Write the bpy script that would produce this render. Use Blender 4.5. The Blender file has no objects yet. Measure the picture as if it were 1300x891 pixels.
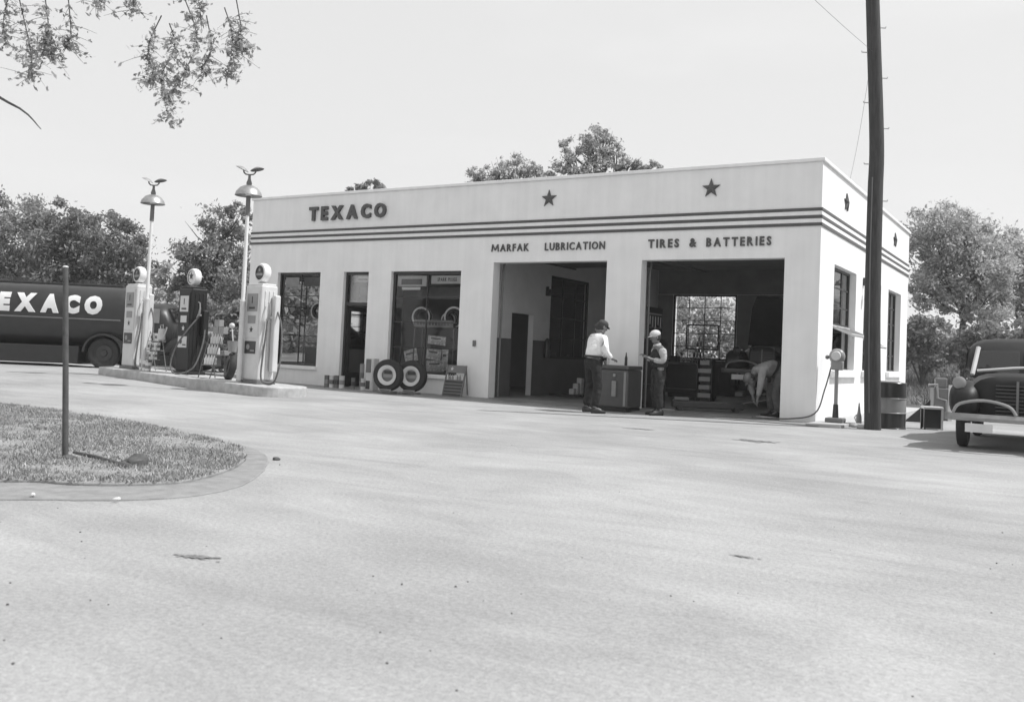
import bpy, bmesh, math, random
import numpy as np
from mathutils import Vector, Matrix
random.seed(7); rng = np.random.default_rng(7)
sc = bpy.context.scene; COL = sc.collection
R = math.radians
# ------------------------------------------------------------------ camera
F, YAW, PITCH, ROLL = 1166.24, -0.551456, 0.0387026, 0.0440093
CAM = Vector((4.2, -17.859, 1.1)); PX, PY = 652., 402.
_d = Vector((math.sin(YAW)*math.cos(PITCH), math.cos(YAW)*math.cos(PITCH), math.sin(PITCH)))
_r0 = Vector((math.cos(YAW), -math.sin(YAW), 0)); _u0 = _r0.cross(_d)
_r = _r0*math.cos(ROLL)+_u0*math.sin(ROLL); _u = -_r0*math.sin(ROLL)+_u0*math.cos(ROLL)
def ray(a, b): return _d+_r*((a-PX)/F)-_u*((b-PY)/F)
def dep(a, b, D): return CAM+ray(a, b)*D                 # point of the place at a measured distance
def gp(a, b, z=0.0):
    w = ray(a, b); return CAM+w*((z-CAM.z)/w.z)          # point of the ground
cd = bpy.data.cameras.new('camera'); cam = bpy.data.objects.new('camera', cd); COL.objects.link(cam)
m = Matrix((_r, _u, -_d)).transposed().to_4x4(); m.translation = CAM
cam.matrix_world = m
cd.sensor_width = 36; cd.lens = F/1300*36; cd.shift_x = -(PX-650)/1300; cd.shift_y = (PY-445.5)/1300
cd.clip_end = 3000; cd.clip_start = .05
cd.dof.use_dof = True; cd.dof.focus_distance = 18.5; cd.dof.aperture_fstop = 3.6
sc.camera = cam
# ------------------------------------------------------------------ materials
def mat(name, c=.5, rough=.6, metal=0., var=.0, scale=4., bump=0., bscale=60., stretch=(1, 1, 1), island=0., spec=.5, detail=6.):
    M = bpy.data.materials.new(name); M.use_nodes = True
    nt = M.node_tree; b = nt.nodes['Principled BSDF']; L = nt.links
    b.inputs['Base Color'].default_value = (c, c, c, 1); b.inputs['Roughness'].default_value = rough
    b.inputs['Metallic'].default_value = metal; b.inputs['Specular IOR Level'].default_value = spec
    tc = nt.nodes.new('ShaderNodeTexCoord'); mp = nt.nodes.new('ShaderNodeMapping'); mp.inputs['Scale'].default_value = stretch
    L.new(tc.outputs['Object'], mp.inputs['Vector'])
    src = None
    if var > 0:
        n = nt.nodes.new('ShaderNodeTexNoise'); n.inputs['Scale'].default_value = scale; n.inputs['Detail'].default_value = detail
        n.inputs['Roughness'].default_value = .62
        L.new(mp.outputs[0], n.inputs['Vector'])
        mr = nt.nodes.new('ShaderNodeMapRange'); mr.inputs[1].default_value = .3; mr.inputs[2].default_value = .7
        mr.inputs[3].default_value = c*(1-var); mr.inputs[4].default_value = c*(1+var)
        L.new(n.outputs['Fac'], mr.inputs[0]); src = mr.outputs[0]
    if island > 0:
        g = nt.nodes.new('ShaderNodeNewGeometry'); mr = nt.nodes.new('ShaderNodeMapRange')
        mr.inputs[3].default_value = 1-island; mr.inputs[4].default_value = 1+island
        L.new(g.outputs['Random Per Island'], mr.inputs[0])
        mu = nt.nodes.new('ShaderNodeMath'); mu.operation = 'MULTIPLY'; L.new(mr.outputs[0], mu.inputs[0])
        if src: L.new(src, mu.inputs[1])
        else: mu.inputs[1].default_value = c
        src = mu.outputs[0]
    if src: L.new(src, b.inputs['Base Color'])
    if bump > 0:
        n2 = nt.nodes.new('ShaderNodeTexNoise'); n2.inputs['Scale'].default_value = bscale; n2.inputs['Detail'].default_value = 4
        L.new(tc.outputs['Object'], n2.inputs['Vector'])
        bp = nt.nodes.new('ShaderNodeBump'); bp.inputs['Strength'].default_value = bump; bp.inputs['Distance'].default_value = .01 if bump < 1 else .05
        L.new(n2.outputs['Fac'], bp.inputs['Height']); L.new(bp.outputs[0], b.inputs['Normal'])
    return M
def glass(name, refl=1.0, tint=1.0):
    M = bpy.data.materials.new(name); M.use_nodes = True; nt = M.node_tree; nt.nodes.clear(); L = nt.links
    o = nt.nodes.new('ShaderNodeOutputMaterial'); mx = nt.nodes.new('ShaderNodeMixShader')
    t = nt.nodes.new('ShaderNodeBsdfTransparent'); t.inputs[0].default_value = (tint, tint, tint, 1)
    g = nt.nodes.new('ShaderNodeBsdfGlossy'); g.inputs['Roughness'].default_value = .03
    f = nt.nodes.new('ShaderNodeFresnel'); f.inputs[0].default_value = 1.5
    mu = nt.nodes.new('ShaderNodeMath'); mu.operation = 'MULTIPLY'; mu.inputs[1].default_value = 2.0*refl; mu.use_clamp = True
    L.new(f.outputs[0], mu.inputs[0]); L.new(mu.outputs[0], mx.inputs[0]); L.new(t.outputs[0], mx.inputs[1]); L.new(g.outputs[0], mx.inputs[2])
    L.new(mx.outputs[0], o.inputs[0]); return M
def wall_mat(name, c):
    """painted masonry: faint mottling, a few vertical run-off streaks, brush-height bump"""
    M = mat(name, c, .75, var=.05, scale=1.3, bump=.25, bscale=45)
    nt = M.node_tree; b = nt.nodes['Principled BSDF']; L = nt.links
    old = b.inputs['Base Color'].links[0].from_socket
    tc = nt.nodes.new('ShaderNodeTexCoord'); mp = nt.nodes.new('ShaderNodeMapping'); mp.inputs['Scale'].default_value = (3.2, 3.2, .22)
    n = nt.nodes.new('ShaderNodeTexNoise'); n.inputs['Scale'].default_value = 2.2; n.inputs['Detail'].default_value = 8
    mr = nt.nodes.new('ShaderNodeMapRange'); mr.inputs[1].default_value = .35; mr.inputs[2].default_value = .62; mr.inputs[3].default_value = .955; mr.inputs[4].default_value = 1.0
    mu = nt.nodes.new('ShaderNodeMath'); mu.operation = 'MULTIPLY'
    L.new(tc.outputs['Object'], mp.inputs[0]); L.new(mp.outputs[0], n.inputs['Vector']); L.new(n.outputs['Fac'], mr.inputs[0])
    L.new(mr.outputs[0], mu.inputs[0]); L.new(old, mu.inputs[1]); L.new(mu.outputs[0], b.inputs['Base Color'])
    return M
def ground_mat():
    M = bpy.data.materials.new('gravel_lot'); M.use_nodes = True; nt = M.node_tree; L = nt.links; b = nt.nodes['Principled BSDF']
    b.inputs['Roughness'].default_value = .95; b.inputs['Specular IOR Level'].default_value = .15
    tc = nt.nodes.new('ShaderNodeTexCoord')
    def noise(scale, st, det=8, rot=0, ro=.6, dist=0.):
        mp = nt.nodes.new('ShaderNodeMapping'); mp.inputs['Scale'].default_value = st; mp.inputs['Rotation'].default_value = (0, 0, rot)
        L.new(tc.outputs['Object'], mp.inputs[0]); n = nt.nodes.new('ShaderNodeTexNoise'); n.inputs['Scale'].default_value = scale
        n.inputs['Detail'].default_value = det; n.inputs['Roughness'].default_value = ro; n.inputs['Distortion'].default_value = dist
        L.new(mp.outputs[0], n.inputs['Vector']); return n.outputs['Fac']
    def rng_(s, a, b_, c, d):
        mr = nt.nodes.new('ShaderNodeMapRange'); mr.inputs[1].default_value = a; mr.inputs[2].default_value = b_; mr.inputs[3].default_value = c; mr.inputs[4].default_value = d
        L.new(s, mr.inputs[0]); return mr.outputs[0]
    def mul(a, b_):
        mu = nt.nodes.new('ShaderNodeMath'); mu.operation = 'MULTIPLY'; L.new(a, mu.inputs[0])
        if isinstance(b_, float): mu.inputs[1].default_value = b_
        else: L.new(b_, mu.inputs[1])
        return mu.outputs[0]
    a = rng_(noise(.35, (1, 1, 1), 9), .34, .66, .82, 1.12)
    t = rng_(noise(.9, (.4, 1.5, 1), 9, R(-8), .68, 1.4), 0.34, .66, .87, 1.07)       # wheel-worn streaks along the drive
    s = rng_(noise(1.1, (.7, 1.2, 1), 7, R(25), .7, 1.), .52, .72, 1.0, .88)
    f = mul(rng_(noise(38, (1, 1, 1), 4), .3, .7, .84, 1.13), rng_(noise(120, (1, 1, 1), 3), .3, .7, .82, 1.15))
    p = rng_(noise(9, (1, 1, 1), 3), .70, .78, 1.0, .82)
    v = mul(mul(mul(mul(a, t), s), mul(f, p)), GROUND)
    cb = nt.nodes.new('ShaderNodeCombineColor'); [L.new(v, cb.inputs[i]) for i in range(3)]
    L.new(cb.outputs[0], b.inputs['Base Color'])
    bp = nt.nodes.new('ShaderNodeBump'); bp.inputs['Strength'].default_value = .5; bp.inputs['Distance'].default_value = .02
    L.new(noise(26, (1, 1, 1), 6), bp.inputs['Height']); L.new(bp.outputs[0], b.inputs['Normal'])
    return M
GROUND = .355
MT = {}
MT['wall'] = wall_mat('white_painted_masonry', .82)
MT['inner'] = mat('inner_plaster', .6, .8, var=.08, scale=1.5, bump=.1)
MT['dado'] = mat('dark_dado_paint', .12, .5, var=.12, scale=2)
MT['inner2'] = mat('grey_plaster', .3, .8, var=.15, scale=1.5)  # darker grey plaster for the ceiling and rear lining
MT['trim'] = mat('green_trim_paint', .075, .45, var=.15, scale=6)
MT['frame'] = mat('window_frame_paint', .035, .4, var=.1, scale=8)
MT['frame_l'] = mat('pale_window_frame', .5, .5, var=.06, scale=8)
MT['conc'] = mat('concrete', .40, .9, var=.14, scale=3, bump=.3)
MT['island'] = mat('island_concrete', .42, .85, var=.22, scale=5, bump=.3)
MT['floor'] = mat('shop_floor', .22, .6, var=.35, scale=1.2, bump=.1)
MT['roof'] = mat('tar_roof', .06, .9, var=.2, scale=3)
MT['glass'] = glass('window_glass', .6, .95)
MT['glass_car'] = glass('car_glass', 1.2, .35)
MT['white'] = mat('white_enamel', .72, .3, var=.05, scale=5)
MT['cream'] = mat('pale_enamel', .58, .35, var=.08, scale=4)
MT['grey'] = mat('grey_enamel', .25, .35, var=.1, scale=5)
MT['mid'] = mat('mid_grey_paint', .14, .45, var=.12, scale=6)
MT['dark'] = mat('dark_enamel', .035, .3, var=.2, scale=4)
MT['black'] = mat('black_paint', .018, .3, var=.2, scale=5)
MT['truck'] = mat('truck_paint', .024, .42, var=.2, scale=3)
MT['rubber'] = mat('rubber', .025, .75, var=.25, scale=20, bump=.2)
MT['rubber_g'] = mat('dusty_rubber', .10, .85, var=.3, scale=12)
MT['steel'] = mat('galvanised_steel', .35, .42, .6, var=.15, scale=15)
MT['chrome'] = mat('chrome', .6, .2, 1.0, var=.1, scale=9)
MT['paper'] = mat('paper', .55, .8, var=.08, scale=10)
MT['card'] = mat('printed_card', .62, .7, var=.5, scale=14, detail=3)
MT['wood'] = mat('creosoted_wood', .045, .85, var=.4, scale=5, bump=.6, bscale=20, stretch=(8, 8, .5))
MT['post'] = mat('weathered_pipe', .075, .7, var=.3, scale=14)
MT['bark'] = mat('bark', .075, .9, var=.35, scale=9, bump=.6, bscale=18)
def leaf_mat(name, c, tr):
    M = mat(name, c, .6, island=.45); nt = M.node_tree; L = nt.links; b = nt.nodes['Principled BSDF']
    t = nt.nodes.new('ShaderNodeBsdfTranslucent'); L.new(b.inputs['Base Color'].links[0].from_socket, t.inputs[0])
    mx = nt.nodes.new('ShaderNodeMixShader'); mx.inputs[0].default_value = tr; L.new(b.outputs[0], mx.inputs[1]); L.new(t.outputs[0], mx.inputs[2]); L.new(mx.outputs[0], nt.nodes['Material Output'].inputs[0]); return M
MT['leaf_d'] = leaf_mat('leaf_dark', .22, .42); MT['leaf_m'] = leaf_mat('leaf_mid', .28, .42); MT['leaf_l'] = leaf_mat('leaf_light', .50, .42); MT['leaf_t'] = leaf_mat('leaf_thin_flare', .42, .6)  # the twig leaves carry pale lens flare in their colour
MT['grass'] = mat('grass_blades', .29, .7, island=.5)
MT['weed'] = mat('weed_blades', .16, .7, island=.5)
MT['turf'] = mat('turf_soil', .25, .95, var=.3, scale=7, bump=.5)
MT['field'] = mat('field_grass', .085, .95, var=.45, scale=.7, bump=.5, bscale=6)
MT['kerb'] = mat('worn_kerb', .235, .9, var=.2, scale=7, bump=.4)
MT['skin'] = mat('skin', .17, .6)
MT['shirt'] = mat('white_shirt', .82, .85, var=.04, scale=12, bump=1.0, bscale=11)
MT['shirt_g'] = mat('pale_work_shirt', .42, .85, var=.1, scale=12, bump=1.0, bscale=11)
MT['shirt_d'] = mat('grey_work_shirt', .28, .85, var=.1, scale=12, bump=1.0, bscale=11)
MT['trouser'] = mat('dark_trousers', .013, .85, var=.2, scale=10, bump=1.0, bscale=11)
MT['overall'] = mat('denim_overalls', .018, .85, var=.2, scale=12, bump=1.0, bscale=11)
MT['trouser_g'] = mat('grey_trousers', .12, .85, var=.15, scale=10, bump=1.0, bscale=11)
MT['felt'] = mat('felt_hat', .05, .9, var=.15, scale=12)
MT['cap'] = mat('pale_cap', .55, .85, var=.08, scale=15)
MT['shoe'] = mat('shoe_leather', .02, .5)
MT['hair'] = mat('hair', .03, .8)
MT['cooler'] = mat('cooler_enamel', .085, .35, var=.12, scale=5)
MT['pumpd'] = mat('dark_pump_enamel', .018, .4, var=.2, scale=4, spec=.3)
MT['office'] = mat('office_shade_tone', .13, .8, var=.1, scale=2)  # shade of the office interior put into its wall colour
MT['carpaint'] = mat('dull_black_car_paint', .014, .5, var=.3, scale=3, spec=.3)
MT['dullchrome'] = mat('dull_chrome', .30, .4, .5, var=.15, scale=9)
MT['oil'] = mat('oil_stain', .2, .5, var=.4, scale=3)
MT['bottle'] = glass('bottle_glass', 1.5, .25)
# ------------------------------------------------------------------ mesh building
class MB:
    def __init__(s): s.v = []; s.f = []
    def add(s, vs, fs):
        n = len(s.v); s.v += [tuple(v) for v in vs]; s.f += [tuple(i+n for i in f) for f in fs]; return s
    def box(s, x0, x1, y0, y1, z0, z1, M=None):
        vs = [Vector(p) for p in ((x0,y0,z0),(x1,y0,z0),(x1,y1,z0),(x0,y1,z0),(x0,y0,z1),(x1,y0,z1),(x1,y1,z1),(x0,y1,z1))]
        if M: vs = [M @ v for v in vs]
        return s.add(vs, [(0,3,2,1),(4,5,6,7),(0,1,5,4),(1,2,6,5),(2,3,7,6),(3,0,4,7)])
    def tube(s, pts, rad, n=10, cap=True, sq=1.0):
        pts = [Vector(p) for p in pts]
        if not hasattr(rad, '__len__'): rad = [rad]*len(pts)
        vs = []; fs = []; up = None
        for i, p in enumerate(pts):
            t = (pts[min(i+1, len(pts)-1)]-pts[max(i-1, 0)])
            t = t.normalized() if t.length > 1e-9 else Vector((0, 0, 1))
            if up is None:
                up = t.orthogonal().normalized()
                if abs(t.z) < .99:
                    up = (Vector((0,0,1))-t*t.z).normalized()
            up = (up-t*up.dot(t)); up = up.normalized() if up.length > 1e-6 else t.orthogonal().normalized()
            w = t.cross(up)
            for k in range(n):
                a = 2*math.pi*k/n; vs.append(p+(up*math.cos(a)*sq+w*math.sin(a))*rad[i])
        for i in range(len(pts)-1):
            for k in range(n):
                a = i*n+k; b = i*n+(k+1) % n; fs.append((a, b, b+n, a+n))
        if cap: fs.append(tuple(range(n-1, -1, -1))); fs.append(tuple((len(pts)-1)*n+k for k in range(n)))
        return s.add(vs, fs)
    def lathe(s, prof, n=20, c=(0, 0, 0), axis='z'):
        vs = []; fs = []
        for (r, z) in prof:
            for k in range(n):
                a = 2*math.pi*k/n; x, y = r*math.cos(a), r*math.sin(a)
                p = {'z': (x, y, z), 'y': (x, z, y), 'x': (z, x, y)}[axis]; vs.append((p[0]+c[0], p[1]+c[1], p[2]+c[2]))
        for i in range(len(prof)-1):
            for k in range(n):
                a = i*n+k; b = i*n+(k+1) % n; fs.append((a, b, b+n, a+n))
        return s.add(vs, fs)
    def disc(s, c, r, n, axis='z'): return s.lathe([(1e-4, 0), (r, 0)], n, c, axis)
    def ball(s, c, r, n=12, m_=8):
        r = (r, r, r) if not hasattr(r, '__len__') else r
        vs = []; fs = []
        for i in range(m_+1):
            th = math.pi*i/m_
            for k in range(n):
                a = 2*math.pi*k/n; vs.append((c[0]+r[0]*math.sin(th)*math.cos(a), c[1]+r[1]*math.sin(th)*math.sin(a), c[2]+r[2]*math.cos(th)))
        for i in range(m_):
            for k in range(n):
                a = i*n+k; b = i*n+(k+1) % n; fs.append((a, a+n, b+n, b))
        return s.add(vs, fs)
    def prism(s, poly, h0, h1, axis='z'):
        n = len(poly)
        def P(a, b, h): return {'z': (a, b, h), 'y': (a, h, b), 'x': (h, a, b)}[axis]
        vs = [P(a, b, h0) for a, b in poly]+[P(a, b, h1) for a, b in poly]
        return s.add(vs, [tuple(range(n-1, -1, -1)), tuple(range(n, 2*n))]+[(i, (i+1) % n, (i+1) % n+n, i+n) for i in range(n)])
    def loft(s, rings, cap=True, closed=True):
        n = len(rings[0]); vs = [p for r_ in rings for p in r_]; fs = []
        for i in range(len(rings)-1):
            for k in range(n if closed else n-1):
                a = i*n+k; b = i*n+(k+1) % n; fs.append((a, b, b+n, a+n))
        if cap: fs.append(tuple(range(n-1, -1, -1))); fs.append(tuple((len(rings)-1)*n+k for k in range(n)))
        return s.add(vs, fs)
    def mesh(s, name, mt, smooth=False, fix=True):
        me = bpy.data.meshes.new(name); me.from_pydata(s.v, [], s.f)
        if fix:
            bm = bmesh.new(); bm.from_mesh(me); bmesh.ops.recalc_face_normals(bm, faces=bm.faces); bm.to_mesh(me); bm.free()
        me.materials.append(mt)
        if smooth:
            me.polygons.foreach_set('use_smooth', [True]*len(me.polygons))
            me.set_sharp_from_angle(angle=R(smooth if smooth is not True else 40))
        me.update(); return me
    def build(s, name, mt, parent=None, loc=(0, 0, 0), rz=0., smooth=False, bevel=0., fix=True):
        o = bpy.data.objects.new(name, s.mesh(name, MT[mt] if isinstance(mt, str) else mt, smooth, fix)); COL.objects.link(o)
        o.location = loc; o.rotation_euler = (0, 0, rz)
        if parent: o.parent = parent
        if bevel:
            b = o.modifiers.new('bevel', 'BEVEL'); b.width = bevel; b.segments = 2; b.limit_method = 'ANGLE'; b.angle_limit = R(40)
        return o
def tag(o, label=None, cat=None, group=None, kind=None):
    if label: o['label'] = label
    if cat: o['category'] = cat
    if group: o['group'] = group
    if kind: o['kind'] = kind
    return o
def thing(name, label, cat, loc=(0, 0, 0), rz=0., group=None):
    o = bpy.data.objects.new(name, None); COL.objects.link(o); o.empty_display_size = .2
    o.location = loc; o.rotation_euler = (0, 0, rz); return tag(o, label, cat, group)
def dup(root, loc, rz=None, label=None, group=None):
    def cp(o, par):
        c = o.copy(); COL.objects.link(c)
        if par: c.parent = par
        for ch in [x for x in bpy.data.objects if x.parent == o]: cp(ch, c)
        return c
    r = cp(root, None); r.location = loc
    if rz is not None: r.rotation_euler = (0, 0, rz)
    if label: r['label'] = label
    if group: r['group'] = group
    return r
def lerp(a, b, t): return a+(b-a)*t
def rise(x, y):
    t = min(1, max(0, (-x-10.5)/6)); return .1*t*t*(3-2*t) if y < -.5 else 0.1*t*t*(3-2*t)*max(0, min(1, (-y)/.5)) if y < 0 else 0.
# lettering
_gc = {}
def glyph(ch, bold):
    k = (ch, bold)
    if k in _gc: return _gc[k]
    if ch == 'M':                                    # open, splayed M of the period alphabet
        w = .105+bold; mb = MB()
        for P_ in ([(0, 0), (w, 0), (w+.09, .72), (.09, .72)], [(.09, .72), (.09+w, .72), (.5+w*.45, .12), (.5-w*.45, .12)], [(.91-w, .72), (.91, .72), (.5+w*.45, .12), (.5-w*.45, .12)], [(1-w, 0), (1, 0), (.91, .72), (.91-w, .72)]): mb.prism(P_, -.5, .5, 'z')
        n4 = 8
        mb.v = [(x, y, z*(1+.02*(i//n4))) for i, (x, y, z) in enumerate(mb.v)]
        _gc[k] = (mb.v, mb.f); return _gc[k]
    cu = bpy.data.curves.new('glyph', 'FONT'); cu.body = ch; cu.size = 1; cu.offset = bold; cu.resolution_u = 3; cu.extrude = .5
    o = bpy.data.objects.new('glyph', cu); COL.objects.link(o); bpy.context.view_layer.update()
    dg = bpy.context.evaluated_depsgraph_get(); me = bpy.data.meshes.new_from_object(o.evaluated_get(dg))
    v = [tuple(p.co) for p in me.vertices]; f = [tuple(p.vertices) for p in me.polygons]
    bpy.data.objects.remove(o); bpy.data.curves.remove(cu); bpy.data.meshes.remove(me)
    _gc[k] = (v, f); return v, f
def letters(text, x0, x1, z0, z1, M, mt, parent, name='letter', depth=.04, bold=.03, gap=.25, wide=1.0):
    """M maps (x along the line, y outward, z up) to the parent's space; one mesh per character"""
    hs = z1-z0; G = []
    for ch in text:
        if ch == ' ': G.append(None); continue
        v, f = glyph(ch, bold)
        if hasattr(M, 'cuts'):
            bm = bmesh.new(); vv = [bm.verts.new(q) for q in v]
            for q in f:
                try: bm.faces.new([vv[i] for i in q])
                except ValueError: pass
            y0_, y1_ = min(q[1] for q in v), max(q[1] for q in v)
            for k in range(1, M.cuts): bmesh.ops.bisect_plane(bm, geom=bm.verts[:]+bm.edges[:]+bm.faces[:], plane_co=(0, lerp(y0_, y1_, k/M.cuts), 0), plane_no=(0, 1, 0))
            bm.verts.index_update(); v = [tuple(q.co) for q in bm.verts]; f = [tuple(q.index for q in fc.verts) for fc in bm.faces]; bm.free()
        xs = [p[0] for p in v]; ys = [p[1] for p in v]
        sc_ = 1/(max(ys)-min(ys)); G.append((ch, v, f, min(xs), max(xs), min(ys), max(ys), (max(xs)-min(xs))*sc_))
    tot = sum((g[7] if g else .45) for g in G)+gap*(len(G)-1); s_ = (x1-x0)/tot; x = x0
    for g in G:
        if g is None: x += (.45+gap)*s_; continue
        ch, v, f, a, b, c, d_, w = g
        mb = MB(); W = w*s_
        vs = [M @ Vector((x+(p[0]-a)/(b-a)*W, (p[2]+.5)*depth, z0+(p[1]-c)/(d_-c)*hs)) for p in v]
        mb.add(vs, f); o = mb.build(name, mt, parent); x += W+gap*s_
MF = Matrix(((1,0,0,0),(0,-1,0,0),(0,0,1,0),(0,0,0,1)))     # text on a wall facing -y
def star(mb, c, r, depth, axis='y', sgn=-1, rz=0):
    pts = []
    for k in range(10):
        a = math.pi/2+k*math.pi/5+rz; q = r if k % 2 == 0 else r*.40; pts.append((q*math.cos(a), q*math.sin(a)))
    def P(a, b, h):
        return (c[0]+a, c[1]+sgn*h, c[2]+b) if axis == 'y' else (c[0]+sgn*h, c[1]+a, c[2]+b)
    vs = [P(a, b, 0) for a, b in pts]+[P(a, b, depth*.35) for a, b in pts]+[P(0, 0, depth)]
    fs = [tuple(range(10))]+[(i, (i+1) % 10, (i+1) % 10+10, i+10) for i in range(10)]+[(i+10, (i+1) % 10+10, 20) for i in range(10)]
    return mb.add(vs, fs)
def grid_wall(A, Z, holes, t0, t1, axis):
    """wall sheet from t0 to t1 (thickness) with rectangular holes; axis: direction it runs along"""
    a = sorted(set(A)|{h[0] for h in holes}|{h[1] for h in holes}); z = sorted(set(Z)|{h[2] for h in holes}|{h[3] for h in holes})
    sol = lambda i, j: 0 <= i < len(a)-1 and 0 <= j < len(z)-1 and not any(h[0]-1e-6 <= (a[i]+a[i+1])/2 <= h[1] and h[2] <= (z[j]+z[j+1])/2 <= h[3] for h in holes)
    mb = MB(); P = (lambda u, t, w: (u, t, w)) if axis == 'x' else (lambda u, t, w: (t, u, w))
    idx = {}
    def V(*p):
        q = P(*p)
        if q not in idx: idx[q] = len(mb.v); mb.v.append(q)
        return idx[q]
    for i in range(len(a)-1):
        for j in range(len(z)-1):
            if not sol(i, j): continue
            u0, u1, w0, w1 = a[i], a[i+1], z[j], z[j+1]
            mb.f.append((V(u0,t0,w0), V(u1,t0,w0), V(u1,t0,w1), V(u0,t0,w1))); mb.f.append((V(u0,t1,w0), V(u0,t1,w1), V(u1,t1,w1), V(u1,t1,w0)))
            if not sol(i-1, j): mb.f.append((V(u0,t0,w0), V(u0,t0,w1), V(u0,t1,w1), V(u0,t1,w0)))
            if not sol(i+1, j): mb.f.append((V(u1,t0,w0), V(u1,t1,w0), V(u1,t1,w1), V(u1,t0,w1)))
            if not sol(i, j-1): mb.f.append((V(u0,t0,w0), V(u0,t1,w0), V(u1,t1,w0), V(u1,t0,w0)))
            if not sol(i, j+1): mb.f.append((V(u0,t0,w1), V(u1,t0,w1), V(u1,t1,w1), V(u0,t1,w1)))
    return mb

# ------------------------------------------------------------------ the setting
def build_ground():
    xs = list(np.unique(np.concatenate([np.linspace(-600, -60, 10), np.linspace(-60, 30, 91), np.linspace(30, 600, 10)])))
    ys = list(np.unique(np.concatenate([np.linspace(-600, -30, 10), np.linspace(-30, 2, 65), np.linspace(2, 600, 10)])))
    mb = MB()
    for y in ys:
        for x in xs: mb.v.append((x, y, rise(x, y)))
    n = len(xs)
    for j in range(len(ys)-1):
        for i in range(n-1): k = j*n+i; mb.f.append((k, k+1, k+n+1, k+n))
    o = mb.build('ground', ground_mat(), fix=False, smooth=60); tag(o, kind='structure')
build_ground()
def build_field():
    mb = MB(); step = 3.0; idx = {}
    def H(x, y):
        return .015+max(0, y-13)*.035*min(1, max(0, (70-y)/30+.4))+(.05*math.sin(x*.6+y*.4) if y > 14 else 0)
    def V(x, y):
        if (x, y) not in idx: idx[(x, y)] = len(mb.v); mb.v.append((x, y, H(x, y)))
        return idx[(x, y)]
    for i in range(-30, 40):
        for j in range(-2, 34):
            x, y = i*step+.9, j*step+5.0
            if y >= 11 or (x >= 3.0 and y >= 4.5) or (x < -28 and y > 1): mb.f.append((V(x, y), V(x+step, y), V(x+step, y+step), V(x, y+step)))
    o = mb.build('field', 'field', fix=False, smooth=60); tag(o, kind='structure')
build_field()
# grass island and its kerb (front left)
outer = [gp(*p) for p in ((-160,640),(35,634),(131,637),(233,633),(290,623),(318,613),(338,596),(342,583),(328,572),(305,565))]
inner = [gp(*p) for p in ((-160,618),(35,613),(93,619),(180,619),(233,616),(270,607),(297,597),(313,585),(312,576),(302,569),(250,556),(200,545),(150,534),(93,526),(35,518),(-160,500))]
def smoothpoly(P, it=2, closed=True):
    for _ in range(it):
        Q = []
        for i in range(len(P) if closed else len(P)-1):
            a, b = P[i], P[(i+1) % len(P)]; Q += [a.lerp(b, .25), a.lerp(b, .75)]
        P = Q
    return P
kp = smoothpoly([Vector((p.x, p.y, 0)) for p in outer+[inner[9]]+list(reversed(inner[:9]))], 2)
kmb = MB(); kmb.prism([(p.x+random.gauss(0, .006), p.y+random.gauss(0, .006)) for p in kp], -.02, .013)
o = kmb.build('kerb', 'kerb', smooth=30, bevel=.008); tag(o, kind='structure')
gpoly = smoothpoly([Vector((p.x, p.y, 0)) for p in inner], 2)
tm = MB(); tm.prism([(p.x, p.y) for p in gpoly], -.02, .034); o = tm.build('turf', 'turf', bevel=.01); tag(o, kind='structure')
def inside(x, y, P):
    c = False; n = len(P); j = n-1
    for i in range(n):
        if (P[i].y > y) != (P[j].y > y) and x < (P[j].x-P[i].x)*(y-P[i].y)/(P[j].y-P[i].y)+P[i].x: c = not c
        j = i
    return c
def blades(name, label, pts, h, w, mt):
    mb = MB(); V = mb.v; Fc = mb.f
    for (x, y, z) in pts:
        a = random.random()*6.283; hh = h*random.uniform(.4, 1.2); ww = w*random.uniform(.6, 1.4)
        dx, dy = math.cos(a)*ww, math.sin(a)*ww; lx, ly = random.gauss(0, .5)*hh, random.gauss(0, .5)*hh
        n = len(V); V += [(x-dx, y-dy, z), (x+dx, y+dy, z), (x+lx, y+ly, z+hh)]; Fc.append((n, n+1, n+2))
    o = mb.build(name, mt, fix=False); tag(o, label, 'grass', kind='stuff'); return o
pts = []
xs = [p.x for p in gpoly]; ys = [p.y for p in gpoly]; bx0, bx1, by0, by1 = max(min(xs), -11), max(xs), min(ys), max(ys)
from mathutils import noise as mnoise
while len(pts) < 90000:
    x, y = random.uniform(bx0, bx1), random.uniform(by0, by1)
    if not inside(x, y, gpoly): continue
    q = mnoise.noise(Vector((x*1.6, y*1.6, 0)))
    edge = 0
    if random.random() < max(0, min(.93, .45-1.6*q-.8*mnoise.noise(Vector((x*6, y*6, 3))))): continue
    pts.append((x, y, .030))
blades('grass', 'short dry mown grass covering the kerbed island', pts, .034, .0055, 'grass')
# far weeds beyond the lot, right of the building
pts = []
while len(pts) < 42000:
    y = random.uniform(5.2, 55); x = random.uniform(-12, 14)
    if y < 12.5 and x < 3.9: continue
    if mnoise.noise(Vector((x*.5, y*.25, 8))) < -.15: continue
    pts.append((x, y, max(0, y-13)*.035*min(1, (70-y)/30+.4)-.03))
blades('weeds', 'long pale weeds and grass in the field behind the parked car', pts, .34, .022, 'weed')

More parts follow.
